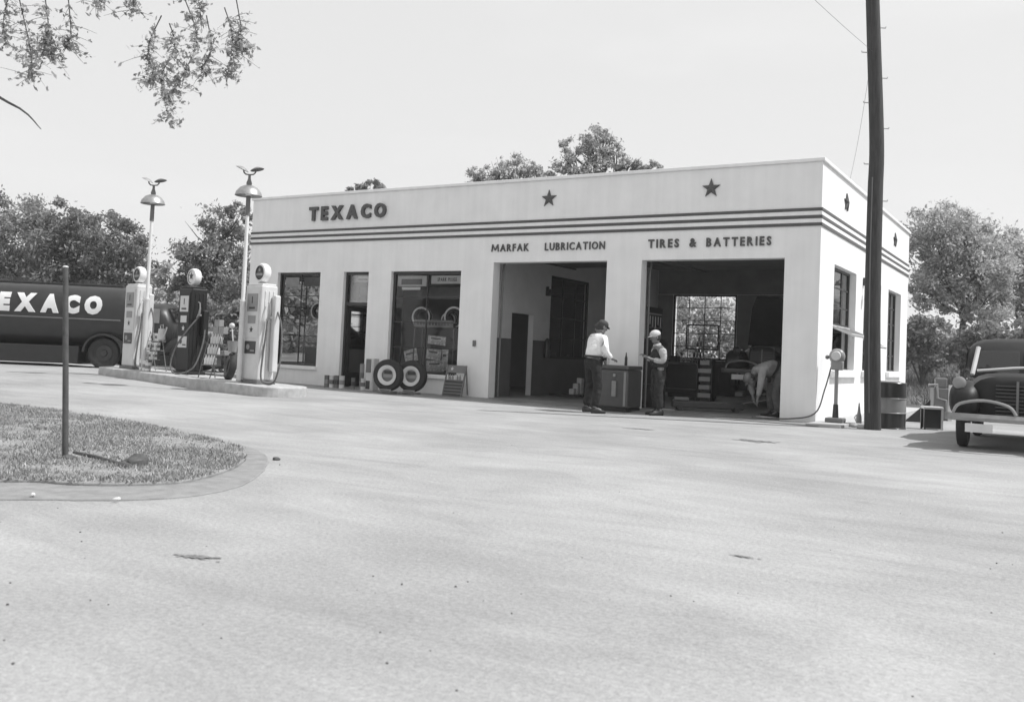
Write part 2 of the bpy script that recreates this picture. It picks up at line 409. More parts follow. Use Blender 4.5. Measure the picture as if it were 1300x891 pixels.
# ------------------------------------------------------------------ the building
LX, DP, H = -15.46, 10.6, 5.0; TH = .28
B = thing('service_station', 'long flat-roofed white service station with dark belt bands, stars and two open bays', 'building')
W1 = (-14.36, -12.80, .50, 2.98); DR = (-11.99, -11.15, .0, 2.98); W2 = (-10.42, -8.30, .48, 2.98)
B1 = (-7.39, -4.48, .0, 3.16); B2 = (-3.67, -.67, .0, 3.16)
o = grid_wall((LX, 0), (-.2, H), [W1, (DR[0], DR[1], -.2, DR[3]), W2, (B1[0], B1[1], -.2, B1[3]), (B2[0], B2[1], -.2, B2[3])], 0, TH, 'x').build('front_wall', 'wall', B)
SW = [(1.22, 3.39, 1.02, 3.16), (4.30, 6.42, 1.02, 3.16), (7.45, 9.44, 1.02, 3.16)]
grid_wall((TH, DP), (-.2, H), SW, 0, -TH, 'y').build('end_wall', 'wall', B)
LW = (.8, 3.4, .5, 2.95)
grid_wall((TH, DP), (-.2, H), [LW], LX, LX+TH, 'y').build('end_wall', 'wall', B)
BW = [(-7.03, -4.93, 1.13, 3.2), (-11.35, -9.9, 2.1, 2.95)]
grid_wall((LX+TH, -TH), (-.2, H), BW, DP-TH, DP, 'x').build('back_wall', 'wall', B)
MB().box(LX+TH, -TH, TH, DP-TH, 4.28, 4.42).build('roof', 'roof', B)
# parapet coping
cp_ = MB(); e = .045
cp_.box(LX-e, e, -e, TH+.03, H+.002, H+.075); cp_.box(-TH-.03, e, TH+.032, DP+e, H+.002, H+.075); cp_.box(LX-e, LX+TH+.03, TH+.032, DP+e, H+.002, H+.075); cp_.box(LX+TH+.032, -TH-.032, DP-TH-.03, DP+e, H+.002, H+.075)
cp_.build('coping', 'wall', B, bevel=.012)
for zc in (4.085, 3.94, 3.795):
    b_ = MB(); q = .022; h_ = .028
    b_.box(LX-q, q, -q, -.002, zc-h_, zc+h_); b_.box(.002, q, 0, DP, zc-h_, zc+h_); b_.box(LX-q, LX-.002, 0, DP, zc-h_, zc+h_)
    b_.build('belt_band', 'trim', B)
for za, zb in ((3.975, 4.05), (3.83, 3.905)):
    b_ = MB(); q = .014; b_.box(LX-q, q, -q, -.002, za, zb); b_.box(.002, q, 0, DP, za, zb); b_.box(LX-q, LX-.002, 0, DP, za, zb)
    b_.build('belt_moulding', 'wall', B)
for x, z in ((-5.98, 4.58), (-2.2, 4.6)): star(MB(), (x, -.003, z), .20, .07).build('star', 'trim', B)
for y, z in ((2.1, 4.54), (8.14, 4.52)): star(MB(), (.003, y, z), .20, .07, 'x', 1).build('star', 'trim', B)
letters('TEXACO', -13.27, -10.66, 4.34, 4.71, MF, 'trim', B, depth=.07, bold=.045, gap=.36)
letters('MARFAK', -7.46, -6.45, 3.41, 3.58, MF, 'trim', B, depth=.03, bold=.012, gap=.26)
letters('LUBRICATION', -6.03, -4.54, 3.41, 3.58, MF, 'trim', B, depth=.03, bold=.015, gap=.26)
letters('TIRES', -3.53, -2.85, 3.41, 3.59, MF, 'trim', B, depth=.03, bold=.03, gap=.30)
letters('&', -2.62, -2.47, 3.41, 3.59, MF, 'trim', B, depth=.03, bold=.03, gap=.2)
letters('BATTERIES', -2.26, -.94, 3.41, 3.59, MF, 'trim', B, depth=.03, bold=.03, gap=.32)
MB().box(-7.86, -7.78, -.04, -.002, 1.2, 1.34).build('outlet_box', 'mid', B, bevel=.008)
# interior
MB().box(LX+TH, -TH, TH-.26, DP-TH, -.1, .03).build('floor', 'floor', B)
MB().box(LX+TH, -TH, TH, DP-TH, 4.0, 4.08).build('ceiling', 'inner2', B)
PX0 = -7.6
pm = grid_wall((TH, DP-TH), (.03, 4.0), [(1.25, 2.3, 0, 2.07), (3.15, 5.35, .98, 3.16)], PX0, PX0-.15, 'y'); pm.build('partition', 'inner', B)
for y0, y1, z1 in ((TH+.002, 1.25, 1.43), (2.3, 3.15, 1.43), (3.15, 5.35, .98), (5.35, DP-TH-.002, 1.43)): MB().box(PX0+.003, PX0+.018, y0, y1, .032, z1).build('dado_panel', 'dado', B)
# bay 1 / bay 2 sides, rear
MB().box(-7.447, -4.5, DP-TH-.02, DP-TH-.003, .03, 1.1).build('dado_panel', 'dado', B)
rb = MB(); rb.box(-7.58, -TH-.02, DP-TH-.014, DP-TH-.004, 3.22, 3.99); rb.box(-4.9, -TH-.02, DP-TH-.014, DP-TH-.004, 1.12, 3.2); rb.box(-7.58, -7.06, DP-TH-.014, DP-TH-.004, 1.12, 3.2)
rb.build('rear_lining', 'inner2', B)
# pilaster between bays inside, dark back of the end wall
MB().box(-4.30, -3.85, TH+.002, TH+.35, .03, 4.0).build('pilaster', 'inner', B)
# office: back partition makes it dark, front left
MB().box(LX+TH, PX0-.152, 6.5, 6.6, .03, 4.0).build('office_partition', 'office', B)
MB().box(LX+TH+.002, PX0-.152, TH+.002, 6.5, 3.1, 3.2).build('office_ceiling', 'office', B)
def steel_window(a0, a1, z0, z1, t, axis, cols, rows, sign, mt='frame', bar=.022, fr=.05, parent=B, gl='glass', skip=()):
    """frame > glazing. t: plane coordinate, sign: outward direction"""
    m_ = MB(); P = (lambda u0, u1, d0, d1, w0, w1: m_.box(u0, u1, min(d0, d1), max(d0, d1), w0, w1)) if axis == 'x' else (lambda u0, u1, d0, d1, w0, w1: m_.box(min(d0, d1), max(d0, d1), u0, u1, w0, w1))
    d = .03
    P(a0, a0+fr, t-d, t+d, z0, z1); P(a1-fr, a1, t-d, t+d, z0, z1); P(a0+fr, a1-fr, t-d, t+d, z1-fr, z1); P(a0+fr, a1-fr, t-d, t+d, z0, z0+fr)
    for i in range(1, cols):
        u = lerp(a0, a1, i/cols); P(u-bar/2, u+bar/2, t-.016, t+.016, z0+fr, z1-fr)
    for j in range(1, rows):
        w = lerp(z0, z1, j/rows)
        for i in range(cols):
            ua = a0+fr if i == 0 else lerp(a0, a1, i/cols)+bar/2; ub = a1-fr if i == cols-1 else lerp(a0, a1, (i+1)/cols)-bar/2
            P(ua, ub, t-.014, t+.014, w-bar/2, w+bar/2)
    f = m_.build('window', mt, parent)
    g = MB()
    if axis == 'x': g.add([(a0+fr, t, z0+fr), (a1-fr, t, z0+fr), (a1-fr, t, z1-fr), (a0+fr, t, z1-fr)], [(0, 1, 2, 3)])
    else: g.add([(t, a0+fr, z0+fr), (t, a1-fr, z0+fr), (t, a1-fr, z1-fr), (t, a0+fr, z1-fr)], [(0, 1, 2, 3)])
    if gl: g.build('pane', gl, f)
    return f
w1 = steel_window(*W1, .13, 'x', 2, 4, -1, fr=.05)
w2 = steel_window(*W2, .13, 'x', 2, 4, -1, fr=.07)
for i, (a, b, z0, z1) in enumerate(SW):
    if i == 0:
        f = steel_window(a, b, 1.95, z1, -.17, 'y', 3, 3, 1, 'frame', .03, .05)
        # jambs of the lower, opening half
        q = MB(); q.box(-.2, -.14, a, a+.05, z0, 1.948); q.box(-.2, -.14, b-.05, b, z0, 1.948); q.box(-.2, -.14, a+.05, b-.05, z0, z0+.05); q.build('window_frame', 'frame', f)
    else: steel_window(a, b, z0, z1, -.17, 'y', 3, 5, 1, 'frame', .03, .05)
    s_ = MB(); s_.box(.002, .09, a-.12, b+.12, z0-.14, z0-.002); s_.box(-TH+.04, .002, a+.002, b-.002, z0-.05, z0+.012)
    s_.build('window_sill', 'wall', B, bevel=.01)
def sash(y0, y1, zt, L_, ang, x0):
    """outward-opening hopper sash hung from its top edge"""
    m_ = MB(); Mx = Matrix.Translation((x0, 0, zt)) @ Matrix.Rotation(-ang, 4, 'Y')
    for (u0, u1, w0, w1) in ((y0, y0+.05, -L_, 0), (y1-.05, y1, -L_, 0), (y0+.05, y1-.05, -.05, 0), (y0+.05, y1-.05, -L_, -L_+.06), ((2*y0+y1)/3-.012, (2*y0+y1)/3+.012, -L_+.06, -.05), ((y0+2*y1)/3-.012, (y0+2*y1)/3+.012, -L_+.06, -.05)):
        m_.box(-.02, .02, u0, u1, w0, w1, Mx)
    f = m_.build('open_sash', 'frame_l', B)
    MB().add([Mx @ Vector(p) for p in ((0, y0+.05, -L_+.06), (0, y1-.05, -L_+.06), (0, y1-.05, -.05), (0, y0+.05, -.05))], [(0, 1, 2, 3)]).build('pane', 'glass', f)
sash(1.28, 3.33, 1.94, .55, R(68), -.13)
sash(4.40, 5.5, 1.82, .50, R(62), -.13)
MB().box(LX-.05, LX-.002, LW[0]-.1, LW[1]+.1, LW[2]-.12, LW[2]).build('window_sill', 'wall', B)
steel_window(LW[0], LW[1], LW[2], LW[3], LX+.14, 'y', 2, 3, -1, bar=.03, gl=None)
steel_window(*BW[1], DP-.14, 'x', 3, 2, 1, bar=.025)
# rear window of the lubrication bay, with its inner vent frame ajar and a sunlit steel jamb
f = steel_window(*BW[0], DP-TH+.035, 'x', 4, 5, 1, bar=.02, gl='glass')
vf = MB(); a, b, c, d = -6.56, -5.46, 1.44, 2.25; y = DP-TH-.03
vf.box(a, a+.045, y-.02, y+.02, c, d); vf.box(b-.045, b, y-.02, y+.02, c, d); vf.box(a+.045, b-.045, y-.02, y+.02, d-.045, d); vf.box(a+.045, b-.045, y-.02, y+.02, c, c+.045)
vf.build('vent_frame', 'frame', f)
# facade window sills
for W in (W1, W2): MB().box(W[0]-.04, W[1]+.04, -.06, .095, W[2]-.09, W[2]-.003).build('window_sill', 'wall', B, bevel=.008)
# office door
fm = MB(); fm.box(DR[0], DR[0]+.06, .1, .18, .03, DR[3]); fm.box(DR[1]-.06, DR[1], .1, .18, .03, DR[3]); fm.box(DR[0]+.06, DR[1]-.06, .1, .18, DR[3]-.07, DR[3]); fm.box(DR[0]+.06, DR[1]-.06, .1, .18, 2.12, 2.2)
df = fm.build('door_frame', 'frame', B)
MB().box(DR[0]+.06, DR[1]-.06, .137, .143, 2.2, DR[3]-.07).build('transom_pane', 'glass', df)
door = MB(); Md = Matrix.Translation((DR[0]+.07, .16, 0)) @ Matrix.Rotation(R(84), 4, 'Z')
door.box(0, .1, -.02, .02, .05, 2.1, Md); door.box(.66, .76, -.02, .02, .05, 2.1, Md); door.box(.1, .66, -.02, .02, .05, .4, Md); door.box(.1, .66, -.02, .02, 1.98, 2.1, Md)
dd = door.build('door', 'frame', B)
MB().add([Md @ Vector(p) for p in ((.1, 0, .4), (.66, 0, .4), (.66, 0, 1.98), (.1, 0, 1.98))], [(0, 1, 2, 3)]).build('pane', 'glass', dd)
MB().box(.68, .74, -.05, -.021, 1.0, 1.12, Md).build('handle', 'steel', dd)
# printed strips on the inside of the glass
def marks(parent, x0, x1, z0, z1, y, n, mt='mid', name='print'):
    mb = MB(); x = x0; w = (x1-x0)/n
    for i in range(n):
        a = random.uniform(.55, .85)*w; mb.box(x, x+a, y-.002, y, z0+random.uniform(0, .2)*(z1-z0), z1-random.uniform(0, .2)*(z1-z0)); x += w
    return mb.build(name, mt, parent)
bn = MB().box(-9.28, -8.39, .150, .153, 2.68, 2.88).build('window_banner', 'paper', B)
letters('SPARK PLUGS', -9.09, -8.52, 2.74, 2.83, Matrix.Translation((0, .149, 0)) @ MF, 'dark', bn, depth=.004, bold=.02, gap=.2)
bn = MB().box(-10.32, -9.42, .150, .153, 2.62, 2.88).build('window_banner', 'paper', B)
MB().box(-10.2, -9.56, .143, .147, 2.66, 2.80).build('banner_panel', 'mid', bn)
MB().box(-10.18, -9.60, .143, .147, 2.53, 2.60).build('banner_panel', 'white', bn)
MB().box(-10.28, -8.40, .9, .91, 2.36, 2.66).build('window_blind', 'mid', B)
bn = MB().box(-11.86, -11.22, .150, .153, 2.72, 2.87).build('transom_banner', 'paper', B)
MB().box(-11.62, -11.32, .146, .149, 2.77, 2.82).build('banner_panel', 'mid', bn)
MB().box(-11.80, -11.24, .4, .41, 2.35, 2.66).build('window_blind', 'mid', B)
bn = MB().box(-13.52, -12.86, .150, .153, 2.62, 2.86).build('window_banner', 'mid', B)
MB().box(-14.2, -13.7, .150, .153, 2.6, 2.86).build('window_banner', 'paper', B)
# overhead door of the tyre bay, rolled up under the ceiling, with its tracks
od = MB()
for k in range(5): od.box(-3.6, -.74, .55+k*.62, 1.14+k*.62, 3.30, 3.34)
od2 = od.build('overhead_door', 'dado', B)
for x in (-3.63, -.71): MB().tube([(x, .36, .05), (x, .36, 2.9), (x, .45, 3.2), (x, .7, 3.28), (x, 3.8, 3.28)], .025, 6).build('door_track', 'mid', od2)
od = MB()
for k in range(5): od.box(-7.30, -4.56, .75+k*.62, 1.34+k*.62, 3.42, 3.46)
od2 = od.build('overhead_door', 'dado', B)
for x in (-7.35, -4.52): MB().tube([(x, .36, .05), (x, .36, 3.0), (x, .45, 3.3), (x, .7, 3.40), (x, 4.0, 3.40)], .025, 6).build('door_track', 'mid', od2)
# steel window and door leaf in the partition
steel_window(3.15, 5.35, .98, 3.16, PX0-.05, 'y', 3, 4, 1, 'frame', .04, .07)
# concrete sill at the bays
ap = MB(); ap.box(LX-.4, .25, -.75, -.002, -.05, .022); o = ap.build('apron', 'floor', bevel=.01); tag(o, kind='structure')
o = MB().box(.002, .62, -.75, 10, -.05, .05).build('pavement', 'conc', bevel=.01); tag(o, kind='structure')
# wall lamp on the end wall, cable
l = thing('wall_lamp', 'small dark bracket lamp on the sunlit end wall beside the utility pole', 'lamp', (0, 4.16, 3.06))
MB().box(.003, .05, -.06, .06, -.09, .09).build('bracket', 'dark', l, bevel=.01)
MB().tube([(.05, 0, 0), (.16, 0, .05), (.24, 0, 0)], .014, 8).build('arm', 'dark', l)
MB().lathe([(.03, .05), (.05, .03), (.11, -.05), (.105, -.05), (.04, .02)], 14, (.25, 0, -.03)).build('lamp_shade', 'mid', l, smooth=True)

# ------------------------------------------------------------------ utility pole
P0 = dep(1108, 545, 16.5); axis_pts = [(1108, 548), (1107.5, 400), (1111, 250), (1113, 180), (1109, 40), (1106, -60)]
pts = [dep(a, b, 16.5) for a, b in axis_pts]; up_ = thing('utility_pole', 'tall dark wooden utility pole with step pegs in front of the end wall', 'pole', (P0.x, P0.y, 0))
loc = [p-Vector((P0.x, P0.y, 0)) for p in pts]; loc[0].z = -.1
top = loc[-1]+(loc[-1]-loc[-2]).normalized()*1.2; loc.append(top)
def interp(P, n=5):
    out = []
    for i in range(len(P)-1):
        a, b, c, d = P[max(i-1, 0)], P[i], P[i+1], P[min(i+2, len(P)-1)]
        for k in range(n):
            t = k/n; out.append(.5*((2*b)+(c-a)*t+(2*a-5*b+4*c-d)*t*t+(3*b-a-3*c+d)*t**3))
    return out+[P[-1]]
sl = interp(loc); MB().tube(sl, [lerp(.145, .105, i/len(sl)) for i in range(len(sl))], 18).build('pole', 'wood', up_, smooth=True)
def onpole(z):
    for i in range(len(sl)-1):
        if sl[i].z <= z <= sl[i+1].z: return sl[i].lerp(sl[i+1], (z-sl[i].z)/(sl[i+1].z-sl[i].z))
    return sl[-1]
side = Vector((_r.x, _r.y, 0)).normalized()
for k, z in enumerate((4.1, 4.75, 4.85+.55, 5.85, 6.3, 6.75, 7.2)):
    s_ = 1 if k % 2 == 0 else -1; c = onpole(z)
    MB().tube([c+side*s_*.08, c+side*s_*.22, c+side*s_*.225+Vector((0, 0, .025))], .009, 6).build('step_peg', 'steel', up_)
c = onpole(2.6); MB().tube([c-Vector((0, 0, .02)), c+Vector((0, 0, .02))], .135, 18).build('band', 'mid', up_)
MB().tube([onpole(z)+Vector((-.03, -.14, 0)) for z in (.3, 1.5, 3, 4.5)], .012, 6).build('conduit', 'mid', up_)
# service wires
wr = MB(); a = P0+onpole(7.6)*1.0; b_ = Vector((.02, 3.2, 4.9))
def sag(a, b, s_, n=10): return [a.lerp(b, i/n)+Vector((0, 0, -s_*4*(i/n)*(1-i/n))) for i in range(n+1)]
o = MB().tube(sag(Vector((P0.x, P0.y, 0))+onpole(7.0), Vector((-.05, 2.6, 5.08)), .25), .003, 5).build('service_wire', 'black'); tag(o, 'thin service wire from the utility pole down to the parapet', 'wire')
o = MB().tube(sag(Vector((P0.x, P0.y, 0))+onpole(6.75), dep(780, -260, 9), .1), .003, 5).build('overhead_wire', 'black'); tag(o, 'thin overhead wire leaving the utility pole towards the upper left', 'wire')

# ------------------------------------------------------------------ pump island, pumps, lamps
p3 = dep(326, 489, 18.9); p2 = dep(238, 480.6, 21.1); p1 = dep(168, 470.3, 22.25)
print('PUMPS', p3, p2, p1)
ua = (p1-p3); ua.z = 0; ua.normalize(); un = Vector((-ua.y, ua.x, 0)); un = un if un.y > 0 else -un       # un: towards the building
ANG = math.atan2(-ua.y, -ua.x)
A0 = p3-ua*.95-un*.38; L_is = 7.4; Wd = 1.15
IS = thing('pump_island', 'long raised concrete island with a rounded end carrying the fuel pumps', 'pump island', (A0.x, A0.y, 0), ANG)
# local x: towards right end (+), local y: towards the building
def isl(x, y): v = -ua*x+un*y; return Vector((A0.x+v.x, A0.y+v.y, 0))
poly = []
for k in range(17):
    t = -math.pi/2+math.pi*k/16; poly.append((-.42+.46*math.cos(t), Wd/2+(Wd/2)*math.sin(t)))
for k in range(9):
    t = math.pi/2+math.pi*k/8; poly.append((-L_is+.42+.46*math.cos(t), Wd/2+(Wd/2)*math.sin(t)))
def zt(x): return .2+.1*min(1, max(0, -x/L_is))
mb = MB(); n = len(poly)
mb.add([(a, b, -.1) for a, b in poly]+[(a, b, zt(a)) for a, b in poly], [tuple(range(n-1, -1, -1)), tuple(range(n, 2*n))]+[(i, (i+1) % n, (i+1) % n+n, i+n) for i in range(n)])
mb.build('island_kerb', 'island', IS, bevel=.025)
def local_isl(p):
    v = Vector((p.x-A0.x, p.y-A0.y, 0)); return v.dot(-ua), v.dot(un)
def ring_globe(root, z, face_dark, cx=0.):
    """round illuminated globe: thick glass ring with a printed face each side, facing local -y and +y"""
    r_ = .2; th = .085
    g = MB(); prof = [(.15, -th), (.185, -th*.92), (r_, -th*.55), (r_+.006, 0), (r_, th*.55), (.185, th*.92), (.15, th)]
    g.lathe(prof, 28, (cx, .2, z), 'y'); G_ = g.build('globe', 'white', root, smooth=True)
    for s_ in (-1, 1):
        f = MB(); f.lathe([(1e-3, s_*(th-.006)), (.1, s_*(th-.01)), (.158, s_*(th-.018))], 28, (cx, .2, z), 'y')
        F_ = f.build('globe_face', 'dark' if face_dark else 'white', G_, smooth=True)
        q = MB(); star(q, (cx, .2+s_*(th+.001), z+(.055 if face_dark else .02)), .055 if face_dark else .1, .006, 'y', s_); q.build('star', 'grey' if face_dark else 'dark', F_)
        if face_dark:
            MB().box(cx-.115, cx+.115, .2+min(s_*th, s_*(th+.004)), .2+max(s_*th, s_*(th+.004)), z-.06, z-.01).build('globe_band', 'grey', F_)
        else:
            k = MB()
            for j in range(24):
                a0, a1 = 2*math.pi*j/24, 2*math.pi*(j+1)/24; yy = .2+s_*(th-.011)
                k.add([(cx+.142*math.cos(a0), yy, z+.142*math.sin(a0)), (cx+.158*math.cos(a0), yy, z+.158*math.sin(a0)), (cx+.158*math.cos(a1), yy, z+.158*math.sin(a1)), (cx+.142*math.cos(a1), yy, z+.142*math.sin(a1))], [(0, 1, 2, 3)])
            k.build('globe_rim', 'dark', F_)
    MB().lathe([(.09, -.24), (.09, -.215), (.055, -.2), (.05, -.17)], 16, (cx, .2, z), 'z').build('globe_base', 'steel', root, smooth=True)
def pump(loc, rz, label, main, face, dark, hbody=2.05):
    """local origin: front right base corner; body spans x -.60..0 , y 0..-> .40"""
    t = thing('fuel_pump', label, 'fuel pump', loc, rz, 'fuel pumps on the concrete island')
    w, dp = .58, .40
    MB().box(-w-.03, .03, -.03, dp+.03, 0, .07).build('plinth', 'mid' if not dark else 'black', t, bevel=.01)
    b = MB(); b.box(-w, 0, 0, dp, .07, hbody); b.build('body', main, t, bevel=.035)
    b = MB(); b.box(-w+.03, -.03, .03, dp-.03, hbody, hbody+.035); b.build('cap', 'white' if not dark else main, t, bevel=.012)
    # ribs on the end, front corner mouldings
    rb_ = MB()
    for y in (.1, .2, .3): rb_.box(.001, .014, y-.02, y+.02, .12, hbody-.12)
    rb_.build('side_rib', main, t, bevel=.006)
    for s_, y in ((-1, 0.), (1, dp)):
        k = lambda a, b_, z0, z1, d, nm, mt, par=t: MB().box(a, b_, min(y, y+s_*d), max(y, y+s_*d), z0, z1).build(nm, mt, par, bevel=.004)
        fp = k(-w+.06, -.06, .95, hbody-.1, .012, 'front_panel', face)
        dl = MB().box(-w+.11, -.11, y+s_*.012 if s_ > 0 else y-.022, y+s_*.022 if s_ > 0 else y-.012, hbody-.55, hbody-.18).build('dial_window', 'cream' if dark else 'grey', fp, bevel=.003)
        q = MB(); q.box(-w/2-.012, -w/2+.012, y+min(s_*.022, s_*.028), y+max(s_*.022, s_*.028), hbody-.38, hbody-.24); q.box(-w/2-.10, -w/2+.10, y+min(s_*.022, s_*.028), y+max(s_*.022, s_*.028), hbody-.5, hbody-.46); q.build('dial_hand', 'dark', dl)
        MB().box(-w+.16, -.16, y+min(s_*.012, s_*.02), y+max(s_*.012, s_*.02), hbody-.80, hbody-.64).build('price_plate', 'grey' if not dark else 'cream', fp)
        st = MB(); star(st, (-w/2, y+s_*.0135, hbody-.93), .07, .012, 'y', s_); st.build('star', 'dark' if not dark else 'white', fp)
        pl = k(-w+.08, -.12, .62, .88, .012, 'plaque', 'dark' if not dark else 'cream')
        q = MB(); q.lathe([(.001, s_*.018), (.055, s_*.018), (.06, s_*.012)], 18, (-w/2-.09, y, .76), 'y'); q.build('emblem', 'grey' if not dark else 'dark', pl)
        q = MB(); q.box(-w/2, -.15, y+min(s_*.012, s_*.016), y+max(s_*.012, s_*.016), .67, .70); q.build('plaque_line', 'grey' if not dark else 'dark', pl)
    ring_globe(t, hbody+.035+.235, not dark, -w/2)
    # hose housing on the end (towards local +x), nozzle and hanging hose
    hc = MB(); hc.box(.016, .15, .24, .38, .25 if not dark else .9, hbody-.2 if not dark else 1.5); hc.build('hose_housing', main, t, bevel=.03)
    yh = .16
    nz = MB(); nz.tube([(.05, yh-.03, 1.32), (.13, yh-.03, 1.42), (.15, yh-.03, 1.55)], [.028, .03, .02], 8); nz.tube([(.15, yh-.03, 1.55), (.13, yh-.03, 1.66), (.06, yh-.03, 1.68)], .014, 8); nz.box(.10, .2, yh-.05, yh-.01, 1.36, 1.40)
    nz.build('nozzle', 'steel', t, smooth=True)
    if not dark: hp = [(.06, yh-.03, 1.31), (.07, yh-.06, 1.0), (.09, yh-.12, .55), (.18, yh-.2, .16), (.32, yh-.2, .035), (.48, yh-.1, .06), (.58, .1, .35), (.50, .2, .8), (.33, .28, 1.25), (.15, .31, 1.5)]
    else: hp = [(.13, yh-.03, 1.35), (.05, -.12, 1.0), (-.12, -.28, .6), (-.18, -.34, .25), (-.05, -.34, .05), (.12, -.22, .04), (.25, .0, .2), (.22, .2, .7), (.12, .3, 1.1)]
    P_ = interp([Vector(p) for p in hp], 6); MB().tube(P_, .019, 8).build('hose', 'rubber_g', t, smooth=True)
    return t
x, y = local_isl(p3); PB3 = isl(x, y); pump((PB3.x, PB3.y, zt(x)), ANG, 'pale fuel pump nearest the building with a dark-faced globe and a hanging hose', 'cream', 'cream', False)
x, y = local_isl(p2); PB2 = isl(x, y); pump((PB2.x, PB2.y, zt(x)), ANG, 'dark fuel pump in the middle with a star on its white globe', 'pumpd', 'pumpd', True, 2.0)
x, y = local_isl(p1); PB1 = isl(x, y); pump((PB1.x, PB1.y, zt(x)), ANG, 'pale fuel pump at the far end of the island beside the tank truck', 'cream', 'cream', False)
def lamp_post(base, top, label):
    t = thing('lamp_post', label, 'lamp post', base, 0, 'lamp posts on the pump island')
    Hh = (top-base).length; lean = (top-base)/Hh
    f = lambda z: lean*z
    MB().lathe([(.0, 0), (.1, 0), (.1, .03), (.06, .06), (.055, .1)], 16).build('base_flange', 'steel', t, smooth=True)
    MB().tube([f(.02), f(1.72)], .055, 14).build('lower_pole', 'cream', t, smooth=True)
    MB().tube([f(1.72), f(1.76)], .062, 14).build('collar', 'white', t)
    MB().tube([f(1.76), f(Hh-1.05)], [.043, .036], 14).build('pole', 'white', t, smooth=True)
    MB().tube([f(Hh-1.05), f(Hh-.62)], [.05, .045], 14).build('sleeve', 'mid', t, smooth=True)
    c = f(Hh-.66)
    MB().lathe([(.055, .24), (.09, .235), (.18, .19), (.255, .10), (.28, .02), (.27, .015), (.24, .09), (.17, .175), (.05, .22)], 26, c).build('lamp_shade', 'steel', t, smooth=True)
    MB().ball(c+Vector((0, 0, .07)), .07).build('bulb', 'white', t, smooth=True)
    MB().lathe([(.05, 0), (.06, .05), (.03, .14), (.025, .24)], 12, c+Vector((0, 0, .235))).build('finial', 'mid', t, smooth=True)
    # the pair of small tilting reflectors on curved arms above
    for s_ in (-1, 1):
        a = f(Hh-.2); e_ = side*s_
        ar = MB(); ar.tube([a, a+e_*.08+Vector((0, 0, .01)), a+e_*.12+Vector((0, 0, .05)), a+e_*.13+Vector((0, 0, .11))], .016, 8); A_ = ar.build('arm', 'mid', t, smooth=True)
        c2 = a+e_*.15+Vector((0, 0, .13)); tilt = Matrix.Translation(c2) @ Matrix.Rotation(R(14 if s_ > 0 else -24), 4, Vector((side.y, -side.x, 0)))
        q = MB(); q.lathe([(.012, .035), (.05, .03), (.10, .008), (.145, -.02), (.14, -.024), (.10, 0), (.03, .02)], 16); q.v = [tuple(tilt @ Vector(v)) for v in q.v]; q.build('reflector', 'steel' if s_ < 0 else 'mid', A_, smooth=True)
    return t
b2 = dep(303, 487, 19.2); lamp_post(b2, dep(317.5, 210, 19.2), 'white lamp post with a domed shade between the dark pump and the nearest pump')
b1 = dep(181, 472, 21.9); lamp_post(b1, dep(196, 225, 21.9), 'white lamp post beside the far pump against the sky')
def wy(a, b, Y): w = ray(a, b); return CAM+w*((Y-CAM.y)/w.y)
# ------------------------------------------------------------------ vehicles
def sect(hw, z0, z1, e=3.2, n=24, zc=.5):
    out = []; zm = lerp(z0, z1, zc)
    for k in range(n):
        a = 2*math.pi*k/n; c, s = math.cos(a), math.sin(a)
        x = hw*math.copysign(abs(c)**(2/e), c); z = zm+((z1-zm) if s > 0 else (zm-z0))*math.copysign(abs(s)**(2/e), s)
        out.append((x, z))
    return out
def loft_y(st, cx=0., e=3.2, n=24, zc=.5):
    mb = MB(); mb.loft([[(cx+x, s[0], z) for x, z in sect(s[1], s[2], s[3], e, n, zc)] for s in st]); return mb
def wheel(root, c, r=.36, w=.16, axis='x', name='wheel', hub='mid'):
    """wheel > rim : tyre torus profile with a dished rim"""
    mb = MB(); h = w/2
    mb.lathe([(r*.60, -h*.7), (r*.8, -h), (r*.94, -h*.85), (r, -h*.45), (r, h*.45), (r*.94, h*.85), (r*.8, h), (r*.60, h*.7), (r*.60, -h*.7)], 30, c, axis)
    W_ = mb.build(name, 'rubber', root, smooth=True)
    q = MB(); q.lathe([(.001, -h*.55), (r*.2, -h*.6), (r*.24, -h*.3), (r*.5, -h*.25), (r*.61, -h*.65), (r*.61, h*.65), (r*.5, h*.25), (r*.24, h*.3), (r*.2, h*.6), (.001, h*.55)], 24, c, axis)
    q.build('rim', hub, W_, smooth=True); return W_
